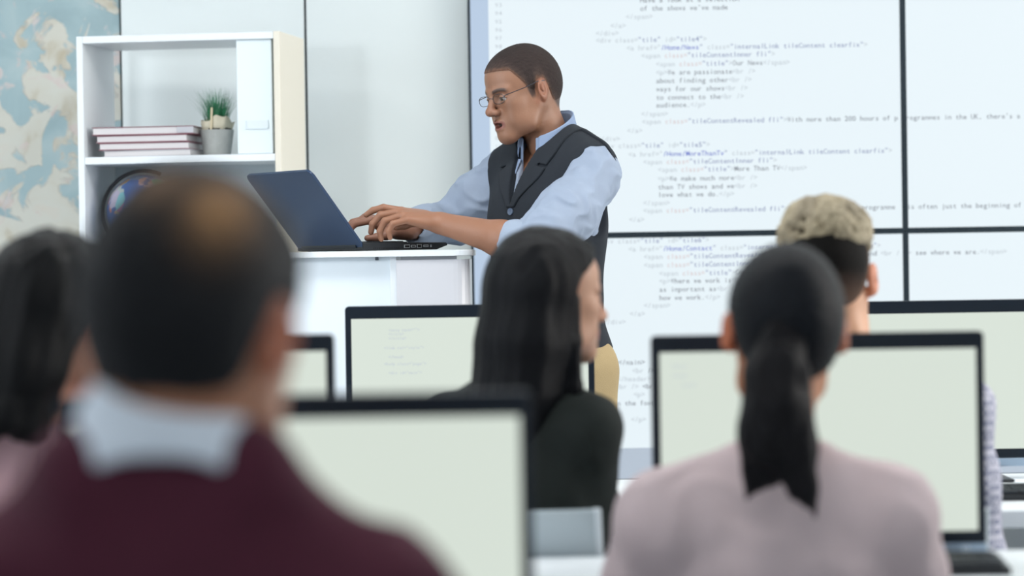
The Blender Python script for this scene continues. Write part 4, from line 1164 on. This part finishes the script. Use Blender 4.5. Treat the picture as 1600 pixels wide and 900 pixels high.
# 2. woman with the ponytail
Y2 = 4.22
def hair2(Mh, t):
    pts = [(-.16, -.088), (-.07, -.085), (-.045, -.06), (-.036, -.01), (-.026, .030), (-.004, .038), (.006, .025), (.012, .0), (.022, .005), (.030, .030), (.050, .058), (.060, .068), (.085, .074), (.16, .075)]
    s = cap_sdf(.010, pts, .010)
    s.fn(lambda X, Y, Z: .0012*np.sin(np.arctan2(Y, Z-.02)*46+3*noise(X, Y, Z, 30, 2))+0*X, 'd')
    h = npmesh('hair', [(*s.mesh(.0038), Mh, None)], hair_mat('slate_black_hair', '#0d1118', .45), t)
    inv_ = Mh.inverted()
    p = S(); pp = [inv_ @ at(x, y, Y) for x, y, Y in ((1228, 482, 4.16), (1224, 510, 4.12), (1214, 590, 4.07), (1208, 680, 4.06), (1190, 730, 4.07), (1168, 778, 4.08))]
    p.chain(pp, [.018, .030, .048, .054, .030, .002], .012, flat=.6, side=(1, 0, 0))
    p2 = [inv_ @ at(x, y, Y) for x, y, Y in ((1222, 640, 4.05), (1236, 705, 4.055), (1256, 765, 4.06), (1274, 815, 4.07))]
    p.chain(p2, [.045, .034, .020, .001], .012, flat=.6, side=(1, 0, 0))
    streak(p, .0028, 300, 1)
    npmesh('ponytail', [(*p.mesh(.0038), Mh, None)], hair_mat('dark_ponytail_hair', '#0f0e12', .48), h)
    b = B(); c0 = pp[1]
    b.lathe([(.020+.006*math.cos(a), .006*math.sin(a)) for a in [2*PI*k/10 for k in range(11)]], 20, Mh @ Matrix.Translation(pp[0].lerp(pp[1], .5)) @ Matrix.Rotation(PI/2-.3, 4, 'Y'))
    b.build('hair_tie', mat('black_elastic', '#101014', .8), h, True)
blush = mat('blush_jacket', '#c3b2b5', .9, bump=.25, bscale=500, var=.03, vscale=20)
h2 = at(1226, 520, Y2); b2 = at(1216, 800, Y2)
t2, Mb2, Mh2, q2, g2 = student('woman with dark ponytail in blush pink jacket, before the ring emblem monitor', h2, (b2.x, Y2+.03), 'jacket', blush, SK3, '#b5764f', hair2,
    zs=.858, sw=.163, extra=lambda g, q: [g.cap((-.03, y*.13, .45*q), (-.035, y*.045, .56*q), .048, .045, .05) for y in (-1, 1)], hyaw=93, tyaw=91, fem=True, hsc=.96, er=1.1, eo=.010, pitch=5, roll=2, elbows=[(b2.x-.225, Y2+.12, .66), (b2.x+.225, Y2+.12, .66)], wrists=[(b2.x-.10, Y2+.25, .79), (b2.x+.12, Y2+.25, .79)],
    sleeve=(.060, .052, .044), off=.018)

# 3. woman in dark green, face in profile
Y3 = 5.05
def long_hair(edge, zend, widen=1.0, matn=None, seed=0, strands=(), shift=(0, 0)):
    def hf(Mh, t):
        s = S(); off = .013
        s.ell((-.018, 0, .035), (.098+off, .076+off, .092+off), .02); s.ell((-.045, 0, .01), (.072+off, .070+off, .075), .03)
        s.ell((.028, 0, .045), (.066+off, .064+off, .062+off), .03)
        s.chain([(-.035, 0, .03), (-.050+shift[0]*.3, shift[1]*.3, -.09), (-.058+shift[0]*.7, shift[1]*.7, -.19), (-.05+shift[0], shift[1], zend+.03)], [.086*widen, .092*widen, .088*widen, .055*widen], .04)
        xs = [p[0] for p in edge]; es = [p[1] for p in edge]
        s.fn(lambda X, Y, Z: (X-np.interp(Z, xs, es)-np.clip(np.abs(Y)-.05, 0, .05)*.25)*.8, 'i', .012)
        s.fn(lambda X, Y, Z: (zend+.032*noise(X, Y, Z, 45, seed)+.012*noise(X, Y, Z, 200, seed+1)-Z), 'i', .01)
        for st in strands: s.chain(st[0], st[1], .012)
        streak(s, .0026, 330, seed)
        h = npmesh('hair', [(*s.mesh(.0036), Mh, None)], matn, t)
        # loose fine strands
        b = B(); r_ = random.Random(seed+5)
        for k in range(16):
            a = r_.uniform(1.6, 4.6); r0 = .09*widen; p0 = Vector((-.05+r0*math.cos(a), r0*math.sin(a), -.10)); pr = []
            o_ = r_.uniform(.006, .030)
            for i in range(8):
                f_ = i/7; pr.append(Mh @ (p0+Vector((math.cos(a)*(o_*f_*f_), math.sin(a)*(o_*f_*f_), -.17*f_))))
            b.tube(pr, [.0011*(1-.7*i/7) for i in range(8)], 4)
        q = b.build('loose_strands', matn, h, True); q['kind'] = 'stuff'
    return hf
olive = mat('dark_green_knit', '#1c2321', .95, bump=.4, bscale=450)
ed3 = [(-.40, .0), (-.25, .008), (-.14, .0), (-.08, .002), (.0, .002), (.05, .020), (.075, .054), (.10, .080), (.12, .09), (.15, .10)]
h3 = at(861, 467, Y3); b3 = at(812, 800, Y3)
st3 = [([(.012, -.078, .00), (.014, -.080, -.08), (.016, -.083, -.17), (.020, -.083, -.30)], [.010, .011, .013, .006])]
t3, Mb3, Mh3, q3, g3 = student('woman with long straight dark hair in dark green sweater, face turned in profile', h3, (b3.x, Y3+.02), 'sweater', olive, SK2, '#c4967c',
    long_hair(ed3, -.30, 1.0, hair_mat('black_long_hair', '#090b10', .40, .6), 2, st3), zs=.950, sw=.142, hyaw=27, tyaw=60, fem=True, hsc=.90, pitch=3,
    elbows=[(b3.x-.20, Y3+.20, .74), (at(914, 850, 5.0).x, Y3+.02, .76)], wrists=[(b3.x-.02, Y3+.45, .79), (b3.x+.14, Y3+.34, .79)], sleeve=(.043, .040, .036), off=.004, voxel=.0032)

# 4. blond man
Y4 = 5.30
def hair4(Mh, t):
    pts = [(-.16, -.060), (-.07, -.060), (-.045, -.03), (-.038, -.004), (-.026, .026), (-.004, .030), (.006, .016), (.010, -.010), (.022, -.012), (.030, .022), (.050, .050), (.060, .066), (.085, .072), (.16, .075)]
    s = cap_sdf(.004, pts, .006); s.fn(lambda X, Y, Z: .0008*noise(X, Y, Z, 600, 1)+0*X, 'd')
    rg_ = hair_region(pts)
    def c(P):
        x, y, z = P.T; m = smoothstep(.0, -.055, rg_(x, y, z))[:, None]
        return np.array(srgb('#6b5448'))*(1-m)+np.array(srgb('#161413'))*m
    h = npmesh('hair', [(*s.mesh(.0036), Mh, c)], mat('dark_faded_sides', '#2c2826', .8, bump=.7, bscale=300, attr=True, spec=.12), t)
    k = S(); k.ell((-.012, 0, .078), (.094, .076, .058), .02); r_ = random.Random(11)
    for i in range(190):
        u = r_.uniform(0, 2*PI); v = r_.uniform(-.35, 1); pr = []
        n_ = 4; du = r_.uniform(-.22, .22); dv = r_.uniform(.05, .16); lift = r_.uniform(.0, .022)
        for q in range(n_):
            vv = max(-.6, v-dv*q); w = math.sqrt(max(0, 1-vv*vv)); uu = u+du*q; g_ = 1.0+(lift*q/n_)*9*.1
            pr.append(((-.012+.097*w*math.cos(uu)*g_), .079*w*math.sin(uu)*g_, .078+(.060*vv)*g_+lift*.6))
        k.chain(pr, [.0105, .0095, .0070, .003], .003)
    k.fn(lambda X, Y, Z: .002*noise(X, Y, Z, 420, 3)+0*X, 'd')
    k.fn(lambda X, Y, Z: .034-Z+0*X, 'i', .02)
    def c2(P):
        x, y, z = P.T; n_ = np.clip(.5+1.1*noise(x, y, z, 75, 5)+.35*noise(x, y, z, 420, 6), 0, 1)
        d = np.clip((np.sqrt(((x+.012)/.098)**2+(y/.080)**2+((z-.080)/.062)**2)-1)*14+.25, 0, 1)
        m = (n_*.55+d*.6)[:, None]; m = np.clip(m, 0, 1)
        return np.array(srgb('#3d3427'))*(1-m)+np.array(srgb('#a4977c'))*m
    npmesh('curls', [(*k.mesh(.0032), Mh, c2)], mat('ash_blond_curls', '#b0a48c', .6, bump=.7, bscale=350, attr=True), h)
def check_mat():
    m = mat('grey_check_cotton', '#b3b4c4', .9, bump=.2, bscale=500); n = m.node_tree; L = n.links.new
    tc = n.nodes.new('ShaderNodeTexCoord'); c = n.nodes.new('ShaderNodeTexChecker'); c.inputs['Scale'].default_value = 110
    c.inputs[1].default_value = (*srgb('#c9c8d4'), 1); c.inputs[2].default_value = (*srgb('#8c8fa6'), 1); L(tc.outputs['Object'], c.inputs[0]); L(c.outputs[0], n.nodes['Principled BSDF'].inputs['Base Color']); return m
h4 = at(1290, 438, Y4); b4 = at(1342, 800, Y4)
t4, Mb4, Mh4, q4, g4 = student('man with ash blond curls and dark shaved sides in grey checked shirt, right side', h4, (b4.x, Y4), 'shirt', check_mat(), SK2, '#cf9a78', hair4,
    zs=.955, sw=.182, hyaw=80, tyaw=88, pitch=6, er=1.12, eo=.008, elbows=[(b4.x-.26, Y4+.08, .72), (at(1535, 890, 5.25).x, 5.30, .68)], wrists=[(b4.x-.12, Y4+.40, .79), (b4.x+.16, Y4+.38, .79)], sleeve=(.055, .052, .046), voxel=.004)

# 5. long haired woman at the left edge
Y5 = 4.28
ed5 = [(-.40, -.03), (-.20, -.045), (-.12, -.045), (-.06, -.040), (.0, -.022), (.05, .055), (.075, .076), (.10, .086), (.12, .09), (.15, .10)]
st5 = [([(-.05, .05, -.12), (-.06, .085, -.22), (-.06, .085, -.27), (-.05, .075, -.32)], [.045, .034, .018, .004])]
h5 = at(92, 498, Y5); b5 = at(62, 800, Y5)
pink = mat('dusty_pink_knit', '#c09aa0', .95, bump=.4, bscale=400, sheen=.2)
t5, Mb5, Mh5, q5, g5 = student('woman with long black hair in dusty pink top at the left edge, partly hidden', h5, (b5.x, Y5+.02), 'top', pink, SK2, '#c59078',
    long_hair(ed5, -.19, 1.02, hair_mat('raven_long_hair', '#08090c', .42, .6), 6, st5, (-.02, .035)), zs=.935, sw=.140, hyaw=48, tyaw=80, fem=True, hsc=.92, pitch=12,
    elbows=[(b5.x-.22, Y5+.12, .70), (b5.x+.20, Y5+.12, .70)], wrists=[(b5.x-.06, Y5+.22, .79), (b5.x+.12, Y5+.22, .79)], sleeve=(.050, .045, .038), off=.008)

cx3 = at(772, 800, 4.80)
chair('pale grey plastic chair behind the woman in dark green', cx3.x+.005, 5.07, -.12, .825, .40)
chair('pale plastic chair under the man in maroon, below the frame', b1.x, Y1+.02, 0, .79)
chair('pale plastic chair under the ponytailed woman in blush pink', b2.x, Y2+.05, 0, .76)
chair('pale plastic chair under the blond man in checked shirt', b4.x, Y4+.02, 0, .79)
chair('pale plastic chair under the long haired woman at the left edge', b5.x, Y5+.04, 0, .79)
